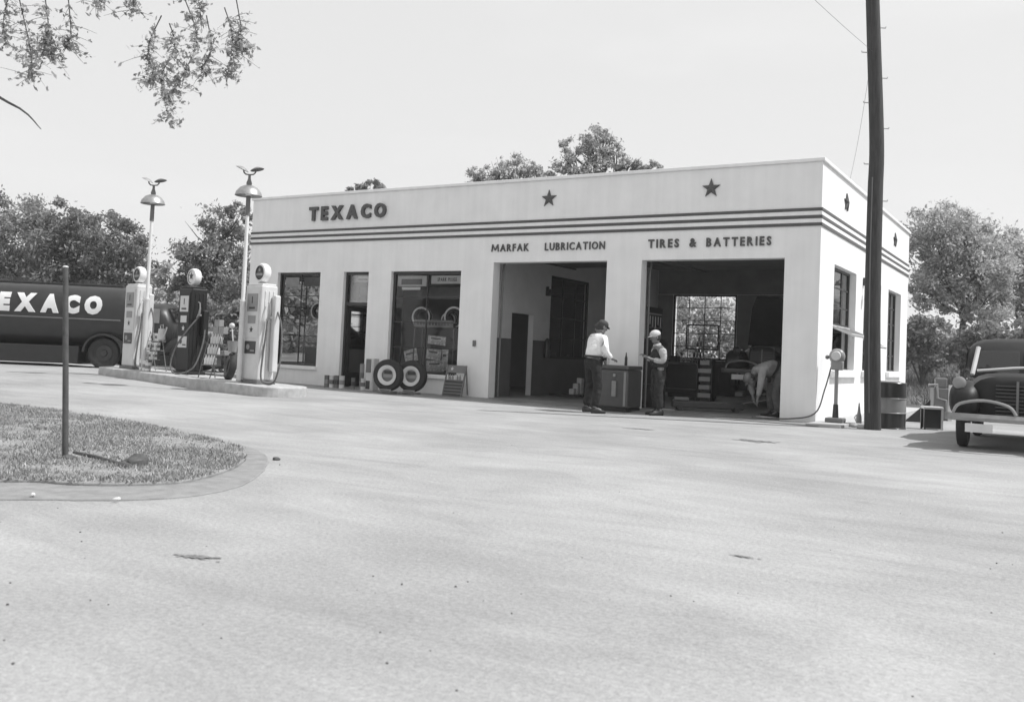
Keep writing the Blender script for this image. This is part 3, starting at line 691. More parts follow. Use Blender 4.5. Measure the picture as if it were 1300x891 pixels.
def sedan(label, loc, rz, paint='black', hood_open=False, group=None, wide=1.0):
    t = thing('parked_car', label, 'car', loc, rz, group)
    kx = 1.0 if wide == 1 else 1.75
    loft_y([(-2.16,.26*kx,.5,.98),(-2.10,.33*kx,.46,1.06),(-1.2,.43*(kx*.8+.2),.42,1.12 if not hood_open else .95),(-.75,.60*wide**.5,.38,1.12),(-.4,.77,.33,1.10),(1.2,.79,.33,1.06),(1.9,.70,.38,.98),(2.28,.52,.42,.84),(2.42,.3,.5,.66)]).build('body', paint, t, smooth=50)
    cab = loft_y([(y_, w_*wide, a_, b_) for y_, w_, a_, b_ in ((-.72,.52,1.0,1.10),(-.46,.58,1.0,1.46),(-.28,.60,1.0,1.60),(0,.60,1.0,1.67),(.7,.59,1.0,1.68),(1.2,.54,1.0,1.56),(1.7,.46,.95,1.22),(1.92,.4,.9,1.0))], e=3.6).build('cabin', paint, t, smooth=50)
    for s_ in (-1, 1):
        MB().add([(s_*.03, -.735, 1.10), (s_*.50*wide, -.70, 1.10), (s_*.44*wide, -.46, 1.45), (s_*.03, -.475, 1.46)], [(0, 1, 2, 3)]).build('windshield', 'glass_car', cab)
        q = MB(); q.tube([(s_*.515*wide, -.74, 1.07), (s_*.47*wide, -.46, 1.50)], .035, 8); q.build('windshield_post', 'cream', cab)
        for y0, y1, a0, a1 in ((-.25, .38, -.42, .38), (.46, 1.05, .46, 1.25)):
            x0, x1 = s_*.612*wide, s_*.60*wide
            MB().add([(x0, a0, 1.14), (x0, a1, 1.14), (x1, y1, 1.50), (x1, y0, 1.50)], [(0, 1, 2, 3)]).build('side_window', 'glass_car', cab)
        MB().tube([(s_*.77, -.38, 1.0), (s_*.775, 1.2, .98)], .012, 6).build('belt_trim', 'chrome', t)
        loft_y([(-2.34,.06,.62,.74),(-2.28,.16,.5,.86),(-2.0,.22,.45,.97),(-1.5,.24,.48,.98),(-1.0,.2,.42,.82),(-.6,.12,.34,.5),(-.4,.06,.32,.4)], cx=s_*.66, e=2.6).build('fender', paint, t, smooth=60)
        loft_y([(.75,.05,.36,.45),(1.0,.15,.4,.8),(1.45,.2,.46,.93),(1.9,.19,.46,.84),(2.3,.12,.46,.66),(2.42,.05,.5,.58)], cx=s_*.70, e=2.6).build('fender', paint, t, smooth=60)
        MB().box(min(s_*.72, s_*.86), max(s_*.72, s_*.86), -.5, .95, .30, .34).build('running_board', 'rubber', t, bevel=.01)
        for y in (-1.5, 1.48): wheel(t, (s_*.72, y, .36))
        h_ = MB(); h_.lathe([(.02, -.12), (.078, -.10), (.086, -.02), (.065, .09), (.02, .16)], 16, (s_*(.58 if wide == 1 else .73), -2.12, .95), 'y'); H_ = h_.build('headlight', 'mid', t, smooth=True)
        MB().lathe([(.001, -.135), (.06, -.13), (.09, -.105)], 16, (s_*(.58 if wide == 1 else .73), -2.12, .95), 'y').build('lens', 'dark' if hood_open else 'grey', H_, smooth=True)
        MB().box(min(s_*.42,s_*.46), max(s_*.42,s_*.46), -2.47, -2.2, .43, .52).build('bumper_bracket', 'dark', t)
    bp = MB()
    bp.loft([[(x, y0, z) for y0, z in ((y-.02, .43), (y-.045, .48), (y-.02, .53), (y+.015, .53), (y+.015, .43))] for x, y in ((-.9, -2.30), (-.8, -2.43), (-.4, -2.50), (0, -2.52), (.4, -2.50), (.8, -2.43), (.9, -2.30))])
    bp.build('bumper', 'mid' if hood_open else 'dullchrome', t, smooth=50)
    bp = MB(); bp.loft([[(x, y0, z) for y0, z in ((y+.02, .40), (y+.045, .46), (y+.02, .53), (y-.015, .53), (y-.015, .40))] for x, y in ((-.88, 2.40), (-.4, 2.56), (0, 2.58), (.4, 2.56), (.88, 2.40))]); bp.build('bumper', 'mid' if hood_open else 'dullchrome', t, smooth=50)
    g = MB().tube(interp([Vector(p) for p in ((-.78, -2.46, .54), (-.70, -2.48, .66), (-.4, -2.52, .72), (-.1, -2.53, .66), (.0, -2.53, .54))], 4), .022, 8); g.build('bumper_guard', 'dullchrome', t, smooth=True)
    gr = MB()
    for k in range(9): z = .52+k*.05; gr.box(-.27, .27, -2.20, -2.165, z, z+.02)
    gr.build('grille', 'dark', t)
    MB().box(-.015, .015, -2.22, -2.16, .5, 1.0).build('grille_bar', 'mid', t)
    if wide != 1: MB().tube([(-.60, -.80, 1.13), (-.1, -.83, 1.19), (.3, -.80, 1.22)], .022, 8).build('cowl_trim', 'cream', t, smooth=True)
    MB().box(-.62, -.28, -2.56, -2.545, .28, .40).build('number_plate', 'cream', t, bevel=.004)
    if hood_open:
        Mh = Matrix.Translation((0, -.78, 1.12)) @ Matrix.Rotation(R(-62), 4, 'X')
        q = MB(); q.loft([[Mh @ Vector((x, y, z-.0)) for x, z in sect(hw, -.03, zz, 3, 20)] for y, hw, zz in ((0, .56, .05), (-.5, .50, .12), (-1.0, .42, .10), (-1.3, .30, .05))])
        q.build('hood', paint, t, smooth=60)
        MB().box(-.26, .26, -1.9, -1.0, .9, 1.08).build('engine', 'mid', t, bevel=.05)
    return t
BMP = Vector(((1207-652), 0, 0))
bl = gp(1198, 529, .46); ang = R(1)
fx = Vector((math.cos(ang), math.sin(ang), 0)); fy = Vector((-math.sin(ang), math.cos(ang), 0))
cpos = bl+fx*.9+fy*2.45
sedan('dark parked car facing the lot at the right edge with pale bumper and arched guard', (cpos.x, cpos.y, 0), ang, 'carpaint', wide=1.3)
print('CAR', cpos)
s2 = sedan('dark car with its hood raised on the lift inside the tyre bay', (-2.35, 5.55, .42), R(8), 'dark', True)
lf = thing('car_lift', 'low steel lift with two rails under the raised car in the tyre bay', 'car lift', (-2.35, 5.55, .03), R(8))
for s_ in (-1, 1): MB().box(s_*.55-.09, s_*.55+.09, -1.9, 1.9, .26, .37).build('rail', 'mid', lf, bevel=.01)
MB().box(-.64, .64, -.3, .3, .14, .258).build('crossbeam', 'mid', lf, bevel=.01)
MB().tube([(0, 0, 0), (0, 0, .14)], .16, 18).build('ram', 'steel', lf)

def tanker():
    w0 = gp(129, 467.5, .1); ang = R(35)
    t = thing('tank_truck', 'long dark tank truck with big white letters parked behind the far pump', 'tank truck', (w0.x, w0.y, .1), ang)
    hw = 1.12; cy = hw+.02
    def sx(y): return [(y[0], cy+a, z) for a, z in sect(y[1], y[2], y[3], 3.0, 40)]
    tk = MB(); tk.loft([sx(s) for s in ((-6.6,.6,1.0,2.0),(-6.55,.9,.75,2.25),(-6.4,1.08,.62,2.40),(-6.1,1.12,.6,2.44),(.35,1.12,.6,2.44),(.52,1.08,.66,2.38),(.58,.95,.8,2.2),(.6,.6,1.0,2.0))])
    T_ = tk.build('tank', 'truck', t, smooth=50)
    MB().box(-6.1, .45, cy-hw-.035, cy-hw-.002, 1.40, 1.44).build('belt_rail', 'mid', T_, bevel=.008)
    MB().box(-5.8, .2, cy-.35, cy+.35, 2.44, 2.50).build('catwalk', 'dark', T_, bevel=.01)
    for x in (-5, -3, -1): MB().tube([(x, cy, 2.48), (x, cy, 2.62)], .22, 18).build('hatch', 'dark', T_)
    class Curved:                                     # lettering painted round the curve of the tank
        cuts = 10
        def __matmul__(self, v):
            q = min(.999, abs(v.z-1.52)/.92); return Vector((v.x, cy-hw*(1-q**3)**(1/3)-.008-v.y, v.z))
    letters('TEXACO', -3.62, -.10, 1.56, 2.12, Curved(), 'white', t, depth=.03, bold=.075, gap=.30)
    MB().box(-6.2, -.72, cy-hw+.05, cy+hw-.05, .10, .62).build('skirt', 'black', t, bevel=.03)
    MB().box(-.70, 3.0, cy-.6, cy+.6, .16, .60).build('chassis', 'black', t)
    ar = MB()
    P_ = [(.56*math.cos(a)*1.05, .46+.56*math.sin(a)) for a in [math.pi*k/14 for k in range(15)]]
    Q_ = [(.50*math.cos(a)*1.05, .46+.50*math.sin(a)) for a in [math.pi*k/14 for k in range(14, -1, -1)]]
    ar.prism(P_+Q_, -.04, .42, 'y'); ar.build('wheel_arch', 'truck', t, smooth=40)
    for x in (0., 2.35, -4.9):
        for yy in (.14, 2*cy-.14): wheel(t, (x, yy, .44), .46, .24, 'y', hub='dark')
    # cab and hood
    cb = MB(); cb.loft([sx(s) for s in ((.66,.85,.62,1.9),(.72,.95,.55,2.0),(1.45,.95,.55,2.02),(1.66,.92,.6,1.95),(1.9,.86,.7,1.42))]); C_ = cb.build('cab', 'truck', t, smooth=50)
    for yy in (cy-.965, cy+.965):
        MB().box(.82, 1.52, yy-.004, yy+.004, 1.40, 1.82).build('side_window', 'grey', C_, bevel=.002)
    MB().add([(1.70, cy-.7, 1.90), (1.70, cy+.7, 1.90), (1.93, cy+.7, 1.45), (1.93, cy-.7, 1.45)], [(0, 1, 2, 3)]).build('windshield', 'glass_car', C_)
    MB().box(.70, 1.60, cy-.98, cy-.957, 1.0, 1.05).build('door_trim', 'grey', C_)
    hd = MB(); hd.loft([sx(s) for s in ((1.85,.62,.6,1.42),(2.6,.5,.6,1.36),(2.95,.40,.62,1.28),(3.05,.3,.7,1.15))]); hd.build('hood', 'truck', t, smooth=50)
    for s_ in (-1, 1):
        fm_ = MB(); fm_.loft([[(x, cy+s_*.82+a, z) for a, z in sect(w_, z0, z1, 2.6, 20)] for x, w_, z0, z1 in ((1.55,.08,.45,.6),(1.9,.2,.5,.95),(2.35,.24,.62,1.08),(2.8,.2,.5,.98),(3.05,.1,.5,.75))]); fm_.build('fender', 'truck', t, smooth=60)
        MB().lathe([(.02, -.1), (.09, 0), (.10, .09), (.02, .12)], 14, (2.9, cy+s_*.55, 1.12), 'x').build('headlight', 'grey', t, smooth=True)
    MB().box(3.12, 3.2, cy-1.0, cy+1.0, .5, .66).build('bumper', 'grey', t, bevel=.02)
tanker()
# ------------------------------------------------------------------ people
def skin_data(V, E, rad, root=0, sub=2):
    me = bpy.data.meshes.new('skin_tmp'); me.from_pydata([tuple(v) for v in V], E, []); o = bpy.data.objects.new('skin_tmp', me); COL.objects.link(o)
    s = o.modifiers.new('skin', 'SKIN'); s.use_smooth_shade = True
    for i, r in enumerate(rad):
        d = me.skin_vertices[0].data[i]; d.radius = r if hasattr(r, '__len__') else (r, r); d.use_root = (i == root)
    b = o.modifiers.new('sub', 'SUBSURF'); b.levels = sub; b.render_levels = sub
    bpy.context.view_layer.update(); dg = bpy.context.evaluated_depsgraph_get(); m2 = bpy.data.meshes.new_from_object(o.evaluated_get(dg))
    v = [tuple(p.co) for p in m2.vertices]; f = [tuple(p.vertices) for p in m2.polygons]
    bpy.data.objects.remove(o); bpy.data.meshes.remove(me); bpy.data.meshes.remove(m2); return v, f
def person(label, loc, rz, J, top, pants, hat, hatmat, sleeves='long', bib=None, build_=1.0, sleeve=None):
    """J: joints in metres, +x the way the person faces, +y their left"""
    t = thing('person', label, 'person', loc, rz); Vc = lambda k: Vector(J[k])
    names = ['pelvis', 'waist', 'chest', 'neckb', 'neck', 'shl', 'ell', 'wrl', 'hal', 'shr', 'elr', 'wrr', 'har', 'hpl', 'knl', 'anl', 'tol', 'hpr', 'knr', 'anr', 'tor']
    rad = dict(pelvis=(.07,.08), waist=(.09,.105), chest=(.12,.15), neckb=.07, neck=.056, shl=.058, ell=.047, wrl=.03, hal=(.022,.04), shr=.058, elr=.047, wrr=.03, har=(.022,.04), hpl=.06, knl=.055, anl=.042, tol=.036, hpr=.06, knr=.055, anr=.042, tor=.036)
    nm = [n for n in names]; ix = {n: i for i, n in enumerate(nm)}
    E = [('pelvis','waist'),('waist','chest'),('chest','neckb'),('neckb','neck'),('chest','shl'),('shl','ell'),('ell','wrl'),('wrl','hal'),('chest','shr'),('shr','elr'),('elr','wrr'),('wrr','har'),('pelvis','hpl'),('hpl','knl'),('knl','anl'),('anl','tol'),('pelvis','hpr'),('hpr','knr'),('knr','anr'),('anr','tor')]
    v, f = skin_data([Vc(n) for n in nm], [(ix[a], ix[b]) for a, b in E], [rad[n] for n in nm])
    B_ = MB(); B_.add(v, f)
    hd = Vc('head'); fw = Vector(J['look']).normalized(); upv = (hd-Vc('neck')).normalized(); upv = (upv-fw*upv.dot(fw)).normalized(); lf_ = upv.cross(fw)
    Mh = Matrix((fw, lf_, upv)).transposed().to_4x4(); Mh.translation = hd
    h = MB(); h.ball((0, 0, .01), (.098, .076, .118), 18, 12); h.ball((.03, 0, -.06), (.062, .055, .06), 14, 8)
    h.tube([(.085, 0, .02), (.112, 0, -.018), (.088, 0, -.03)], [.008, .016, .009], 8)
    for s_ in (-1, 1): h.ball((-.005, s_*.077, -.005), (.018, .010, .03), 8, 6)
    h.tube([(.086, -.02, -.062), (.092, 0, -.060), (.086, .02, -.062)], .006, 6)
    h.tube([(-.02, 0, -.03), Mh.inverted() @ Vc('neck')], [.058, .055], 12)
    B_.add([Mh @ Vector(p) for p in h.v], h.f)
    for s_ in ('l', 'r'):      # fingers, curled a little
        w_, ha = Vc('wr'+s_), Vc('ha'+s_); fd = (ha-w_).normalized(); sd_ = fd.cross(Vector(J.get('palm', (0, 0, 1)))).normalized(); pn = sd_.cross(fd)
        for k, (o_, l_) in enumerate(((-.028, .062), (-.009, .074), (.010, .070), (.028, .054))):
            a = ha+sd_*o_; B_.tube([a, a+fd*l_*.45, a+fd*l_*.8-pn*.012, a+fd*l_-pn*.03], [.0095, .009, .008, .006], 6)
        a = w_.lerp(ha, .45)+sd_*(-.025); B_.tube([a, a-sd_*.028+fd*.02, a-sd_*.035+fd*.05], [.012, .010, .007], 6)
    body = B_.build('body', 'skin', t, smooth=80)
    # eyes and brows
    for s_ in (-1, 1):
        q = MB(); q.ball((.085, s_*.03, .018), .011, 8, 6); q.v = [tuple(Mh @ Vector(p)) for p in q.v]; q.build('eye', 'hair', t, smooth=True)
    q = MB(); q.ball((-.022, 0, .012), (.092, .084, .112), 16, 10); q.v = [tuple(Mh @ Vector(p)) for p in q.v]; q.build('hair', 'hair', t, smooth=True)
    # shirt
    sn = ['waist', 'chest', 'neckb', 'shl', 'ell', 'shr', 'elr']; wl = Vc('pelvis').lerp(Vc('waist'), .35); SV = [wl, Vc('waist'), Vc('chest'), Vc('neckb').lerp(Vc('neck'), .15), Vc('shl'), Vc('ell'), Vc('shr'), Vc('elr')]
    SE = [(0, 1), (1, 2), (2, 3), (2, 4), (4, 5), (2, 6), (6, 7)]; SR = [(.16,.19), (.165,.20), (.18,.215), .075, .098, .072, .098, .072]
    if sleeves == 'long': SV += [Vc('ell').lerp(Vc('wrl'), .9), Vc('elr').lerp(Vc('wrr'), .9)]; SE += [(5, 8), (7, 9)]; SR += [.048, .048]
    SR = [tuple(x*build_ for x in q_) if hasattr(q_, '__len__') else q_ for q_ in SR]
    if not bib:
        v, f = skin_data(SV, SE, SR, 2); m_ = MB(); m_.add(v, f); m_.build('shirt', top, t, smooth=80)
    else:
        v, f = skin_data([SV[0].lerp(Vc('pelvis'), .9), SV[1], SV[2], SV[3], SV[2].lerp(SV[4], .7), SV[2].lerp(SV[6], .7)], [(0, 1), (1, 2), (2, 3), (2, 4), (2, 5)], [(.172, .205), (.17, .20)]+SR[2:4]+[.10, .10], 2); m_ = MB(); m_.add(v, f); m_.build('bib', bib, t, smooth=80)
        for i_, j_, k_ in ((4, 5, 8), (6, 7, 9)):
            v, f = skin_data([SV[i_]+Vector((0, 0, .03)), SV[i_].lerp(SV[j_], .4), SV[j_], SV[k_]], [(0, 1), (1, 2), (2, 3)], [.085, .088, .07, .05], 0); m_ = MB(); m_.add(v, f); m_.build('sleeve', top, t, smooth=80)
        q = MB(); q.tube([Vc('neckb').lerp(Vc('neck'), .1), Vc('neckb').lerp(Vc('neck'), .6)], [.085, .07], 16); q.build('collar', top, t, smooth=True)
    pz = Vc('pelvis').lerp(Vc('waist'), .55)
    SV = [Vc('pelvis'), pz, Vc('hpl'), Vc('knl'), Vc('anl').lerp(Vc('knl'), .06), Vc('hpr'), Vc('knr'), Vc('anr').lerp(Vc('knr'), .06)]
    v, f = skin_data(SV, [(0, 1), (0, 2), (2, 3), (3, 4), (0, 5), (5, 6), (6, 7)], [tuple(x*build_ for x in (.16,.19)), tuple(x*build_ for x in (.176,.21)), .122, .09, .082, .118, .09, .082], 0); m_ = MB(); m_.add(v, f); m_.build('trousers', pants, t, smooth=80)
    if pants != 'overall':
        q = MB(); a = pz+(Vc('waist')-pz)*.3; ax = (Vc('waist')-Vc('pelvis')).normalized(); q.tube([a-ax*.02, a+ax*.02], .185*build_, 20); q.build('belt', 'shoe', t, smooth=True)
    for s_ in ('l', 'r'):
        a, b = Vc('an'+s_), Vc('to'+s_); dr = (b-a); dr.z = 0; dr.normalize(); g0 = Vector((a.x, a.y, 0))-dr*.06
        q = MB(); q.loft([[g0+dr*u+Vector((-dr.y*x, dr.x*x, z)) for x, z in sect(hw, 0, z1, 3, 14)] for u, hw, z1 in ((0, .035, .10), (.03, .045, .12), (.1, .046, .12), (.18, .05, .075), (.26, .046, .06), (.29, .03, .045))])
        q.build('shoe', 'shoe', t, smooth=60)
    q = MB()
    if hat == 'fedora':
        q.lathe([(.001, .155), (.05, .158), (.085, .145), (.096, .10), (.100, .055), (.101, .045), (.138, .038), (.145, .046), (.141, .032), (.10, .032)], 26); q.v = [(x*1.12+.005, y*.95, z+(.0 if abs(x) < .11 else -.012)) for x, y, z in q.v]
    else:
        q.ball((-.005, 0, .062), (.112, .096, .082), 18, 10); q.v = [p for p in q.v]
        n0 = len(q.v); q.loft([[(.07, y*.8, .052) for y in (-.085, -.05, 0, .05, .085)]+[(.07, y*.8, .042) for y in (.085, .05, 0, -.05, -.085)], [(.115+(.05-abs(y)*.5), y*.8, .036) for y in (-.085, -.05, 0, .05, .085)]+[(.115+(.05-abs(y)*.5), y*.8, .028) for y in (.085, .05, 0, -.05, -.085)]])
    q.v = [tuple(Mh @ Vector(p)) for p in q.v]; q.build('hat' if hat == 'fedora' else 'cap', hatmat, t, smooth=True)
    return t
RA = 31.6
m1 = gp(752, 524)
person('man in white shirt and dark peaked cap standing back turned at the cooler', (m1.x, m1.y, .0), R(RA+30), dict(
    pelvis=(-.03, 0, .98), waist=(-.02, 0, 1.13), chest=(.03, 0, 1.36), neckb=(.09, 0, 1.50), neck=(.12, 0, 1.57), head=(.155, 0, 1.665), look=(.95, -.15, -.42),
    shl=(.05, .19, 1.43), ell=(.06, .25, 1.16), wrl=(.29, .17, 1.09), hal=(.37, .13, 1.08), shr=(.07, -.19, 1.42), elr=(.08, -.25, 1.17), wrr=(.30, -.17, 1.06), har=(.38, -.14, 1.04),
    hpl=(-.03, .11, .93), knl=(.03, .15, .50), anl=(-.03, .19, .09), tol=(.12, .21, .05), hpr=(-.03, -.11, .93), knr=(.02, -.13, .50), anr=(-.05, -.13, .09), tor=(.10, -.16, .05)), 'shirt', 'trouser', 'cap', 'felt')
m2_ = gp(833, 527)
person('man in pale cap and dark bib overalls standing in profile before the tyre bay', (m2_.x, m2_.y, .0), R(RA+180+14), dict(
    pelvis=(-.02, 0, .89), waist=(-.02, 0, 1.02), chest=(-.0, 0, 1.23), neckb=(.03, 0, 1.35), neck=(.05, 0, 1.42), head=(.075, 0, 1.515), look=(.96, 0, -.25),
    shl=(.0, .18, 1.29), ell=(-.03, .22, 1.04), wrl=(.20, .15, 1.08), hal=(.28, .11, 1.12), shr=(.0, -.18, 1.29), elr=(-.02, -.21, 1.04), wrr=(.21, -.12, 1.12), har=(.29, -.08, 1.16),
    hpl=(-.02, .10, .85), knl=(.02, .11, .46), anl=(-.03, .11, .09), tol=(.12, .13, .05), hpr=(-.02, -.10, .85), knr=(.0, -.11, .46), anr=(-.06, -.11, .09), tor=(.09, -.13, .05)), 'shirt_g', 'overall', 'cap', 'cap', bib='overall', build_=1.02)
m3_ = gp(979, 529, .03)
person('man in grey work clothes bending far over beside the right jamb of the tyre bay', (m3_.x, m3_.y, .03), R(RA+180+6), dict(
    pelvis=(-.12, 0, .92), waist=(.02, 0, .99), chest=(.24, 0, .98), neckb=(.37, 0, .88), neck=(.42, 0, .82), head=(.47, 0, .74), look=(.35, 0, -.94),
    shl=(.28, .18, .92), ell=(.33, .22, .62), wrl=(.36, .17, .36), hal=(.37, .15, .28), shr=(.28, -.18, .92), elr=(.36, -.22, .62), wrr=(.33, -.16, .38), har=(.32, -.14, .30),
    hpl=(-.12, .11, .87), knl=(-.01, .14, .48), anl=(-.10, .15, .09), tol=(.05, .17, .05), hpr=(-.12, -.11, .87), knr=(-.0, -.13, .48), anr=(-.08, -.15, .09), tor=(.07, -.17, .05), palm=(1, 0, 0)), 'shirt_d', 'trouser_g', 'cap', 'mid')
m4_ = dep(753.5, 519, 18.9)
person('man in dark cap mostly hidden behind the white shirt', (m4_.x, m4_.y, .02), R(RA-60), dict(
    pelvis=(-.02, 0, .95), waist=(-.02, 0, 1.09), chest=(-.0, 0, 1.33), neckb=(.03, 0, 1.47), neck=(.05, 0, 1.54), head=(.07, 0, 1.62), look=(.96, 0, -.25),
    shl=(.0, .17, 1.40), ell=(-.02, .21, 1.13), wrl=(.12, .16, .95), hal=(.18, .14, .9), shr=(.0, -.17, 1.40), elr=(-.02, -.21, 1.13), wrr=(.12, -.16, .95), har=(.18, -.14, .9),
    hpl=(-.02, .09, .90), knl=(.01, .09, .50), anl=(-.04, .09, .09), tol=(.12, .1, .05), hpr=(-.02, -.09, .90), knr=(.0, -.09, .50), anr=(-.06, -.09, .09), tor=(.09, -.1, .05)), 'trouser', 'trouser', 'cap', 'felt')
# ------------------------------------------------------------------ soda cooler between the bays
c0 = gp(741, 520); C = thing('soda_cooler', 'grey metal soda cooler chest standing against the pillar between the bays', 'cooler', (-4.36, -1.02, .0), 0)
MB().box(.02, .92, .02, .68, 0, .08).build('base', 'black', C)
MB().box(0, .94, 0, .70, .082, .84).build('body', 'cooler', C, bevel=.035)
MB().box(-.01, .95, -.01, .71, .845, .93).build('lid', 'cooler', C, bevel=.03)
MB().box(.60, .70, -.05, -.002, .30, .62).build('bottle_catcher', 'grey', C, bevel=.02)
MB().box(.62, .68, -.035, -.002, .70, .76).build('opener', 'steel', C, bevel=.01)
MB().box(.04, .09, -.02, -.002, .12, .80).build('corner_trim', 'grey', C, bevel=.008); MB().box(.85, .90, -.012, -.002, .12, .80).build('corner_trim', 'grey', C, bevel=.004)
def bottle(label, loc, h=.2, mt='dark', group=None, name='bottle', r=.03):
    mb = MB(); mb.lathe([(.001, 0), (r, 0), (r*1.02, .02), (r*.92, h*.35), (r, h*.55), (r*.45, h*.78), (r*.38, h*.97), (.001, h)], 12)
    o = mb.build(name, mt, None, loc, smooth=True); return tag(o, label, name.replace('_', ' '), group)
bottle('single dark bottle standing on the lid of the soda cooler', (-3.66, -.62, .93), .27, 'dark')
bottle('pale bottle on the cooler lid beside the hand of the man in white', (-3.98, -.80, .93), .2, 'cream')
# box and cans stacked inside the lubrication bay
def can(label, loc, r=.05, h=.14, mt='cream', band='mid', group=None, rz=0, name='oil_can', cat='oil can'):
    t = thing(name, label, cat, loc, rz, group)
    MB().lathe([(.001, 0), (r, 0), (r, h*.02), (r*.97, h*.04), (r*.97, h*.96), (r, h*.98), (r, h), (r*.85, h), (r*.85, h*.97), (.001, h*.97)], 14).build('can_body', mt, t, smooth=30)
    MB().lathe([(r*.985, h*.3), (r*.985, h*.65)], 14).build('can_label', band, t, smooth=30)
    return t
proto_can = can('pale carton of oil stacked on the floor inside the lubrication bay', (0, 0, 0))
k = 0; first = True
for col, nn in ((0, 1), (1, 2), (2, 3)):
    for j in range(nn):
        b_ = MB().box(-.07, .07, -.07, .07, 0, .135).build('carton', 'cream', None, (-6.9+col*.02, 3.25+col*.17, .09+j*.14), bevel=.006)
        tag(b_, 'small pale carton stacked in steps against the dado inside the lubrication bay', 'carton', 'pale cartons inside the lubrication bay')
o = MB().box(-7.4, -6.5, 2.9, 4.0, .032, .088).build('pallet', 'dark', bevel=.01); tag(o, 'low dark platform carrying the small pale cartons in the lubrication bay', 'pallet')
bpy.data.objects.remove(proto_can.children[0]); bpy.data.objects.remove(proto_can.children[0]); bpy.data.objects.remove(proto_can)
# phone box and switch on the partition, fire extinguisher
t = thing('wall_phone', 'small dark wall box with a bright bell beside the inner window', 'wall box', (PX0, 2.92, 2.72)); MB().box(.003, .09, -.07, .07, -.12, .12).build('box', 'dark', t, bevel=.01); MB().ball((.09, 0, .09), .03).build('bell', 'white', t, smooth=True)
t = thing('fire_extinguisher', 'dark fire extinguisher hanging on the partition below the inner window', 'fire extinguisher', (PX0+.11, 2.85, 1.0)); MB().lathe([(.001, 0), (.075, 0), (.08, .03), (.08, .38), (.05, .46), (.02, .5), (.001, .5)], 14).build('cylinder', 'dark', t, smooth=True); MB().tube([(0, .02, .5), (.05, .06, .45), (.06, .09, .2)], .012, 6).build('hose', 'rubber', t)
# ------------------------------------------------------------------ tyre bay contents
wb = thing('workbench', 'long dark workbench below the rear window of the tyre bay', 'workbench', (-5.95, 7.2, .03))
MB().box(-.03, 1.38, -.03, .73, .94, 1.0).build('bench_top', 'mid', wb, bevel=.008)
MB().box(0, 1.35, 0, .70, .12, .938).build('cabinet', 'dark', wb, bevel=.01)
MB().box(.05, 1.30, .06, .66, 0, .118).build('plinth', 'black', wb)
MB().box(0, 1.35, -.02, -.002, .22, .26).build('rail', 'mid', wb)
bz = 1.03
t = thing('toolbox', 'small black toolbox at the left end of the workbench', 'toolbox', (-5.78, 7.4, bz)); MB().box(-.13, .13, -.1, .1, 0, .18).build('box', 'black', t, bevel=.01); MB().tube([(-.08, 0, .18), (-.08, 0, .23), (.08, 0, .23), (.08, 0, .18)], .01, 6).build('handle', 'steel', t)
for k in range(3): can('small pale can on the workbench between the toolbox and the bottles', (-5.55+.11*k, 7.36+.03*(k % 2), bz), .045, .12, 'cream', 'grey', 'small cans on the workbench')
for tier, nn in enumerate((5, 4, 3, 2, 1)):
    for j in range(nn):
        bottle('slender bottle in the pyramid of bottles on the workbench', (-5.22+.095*(j+tier*.5), 7.35+.0*j, bz+tier*.152), .15, 'dark' if (j+tier) % 2 else 'grey', 'pyramid of bottles on the workbench', r=.036)
rk = thing('shelf_rack', 'narrow dark rack with five pale shelves of cartons right of the workbench', 'rack', (-4.16, 5.55, .03))
for x in (-.2, .2): MB().box(x-.015, x+.015, -.12, .12, 0, 1.12).build('upright', 'black', rk)
for k in range(5): MB().box(-.18, .18, -.12, .12, .08+k*.215, .10+k*.215).build('shelf', 'dark', rk)
for k in range(5):
    w_ = (.17, .15, .15, .18, .13)[k]
    b_ = MB().box(-w_, w_, -.11, .10, 0, .115).build('carton', 'cream', None, (-4.16, 5.55, .132+k*.215), bevel=.006)
    tag(b_, 'pale carton on the %s shelf of the narrow rack in the tyre bay' % ('lowest', 'second lowest', 'middle', 'second highest', 'top')[k], 'carton', 'cartons on the narrow rack')
t = thing('floor_jack', 'long low dark floor jack lying inside the mouth of the tyre bay', 'floor jack', (-2.5, 1.05, .03), R(30))
MB().box(-.75, .75, -.16, .16, .06, .20).build('frame', 'dark', t, bevel=.02); MB().box(-.72, -.4, -.11, .11, .205, .28).build('saddle', 'mid', t, bevel=.02); MB().tube([(.7, 0, .18), (1.25, .0, .3)], .02, 8).build('handle', 'mid', t)
for x in (-.6, .6):
    for s_ in (-1, 1): MB().lathe([(.001, s_*.17), (.055, s_*.17), (.055, s_*.21), (.001, s_*.21)], 14, (x, 0, .06), 'y').build('wheel', 'dark', t)
t = tag(MB().box(-.2, .2, -.12, .12, 0, .008).build('paper_sheet', 'paper', None, (-3.25, .55, .032), R(20)), 'pale sheet of paper on the floor just inside the tyre bay', 'paper')
t = tag(MB().box(-.16, .16, -.12, .12, 0, .012).build('rag', 'paper', None, (-1.05, .42, .032), R(-12), bevel=.004), 'pale rag on the floor by the bending man in the tyre bay', 'rag')
t = thing('oil_drum', 'pale slim can standing against the right jamb inside the tyre bay', 'can', (-.80, .75, .03)); MB().lathe([(.001, 0), (.10, 0), (.10, .5), (.06, .58), (.03, .66), (.001, .66)], 18).build('drum_body', 'grey', t, smooth=30); MB().lathe([(.103, .2), (.103, .23)], 18).build('band', 'cream', t)
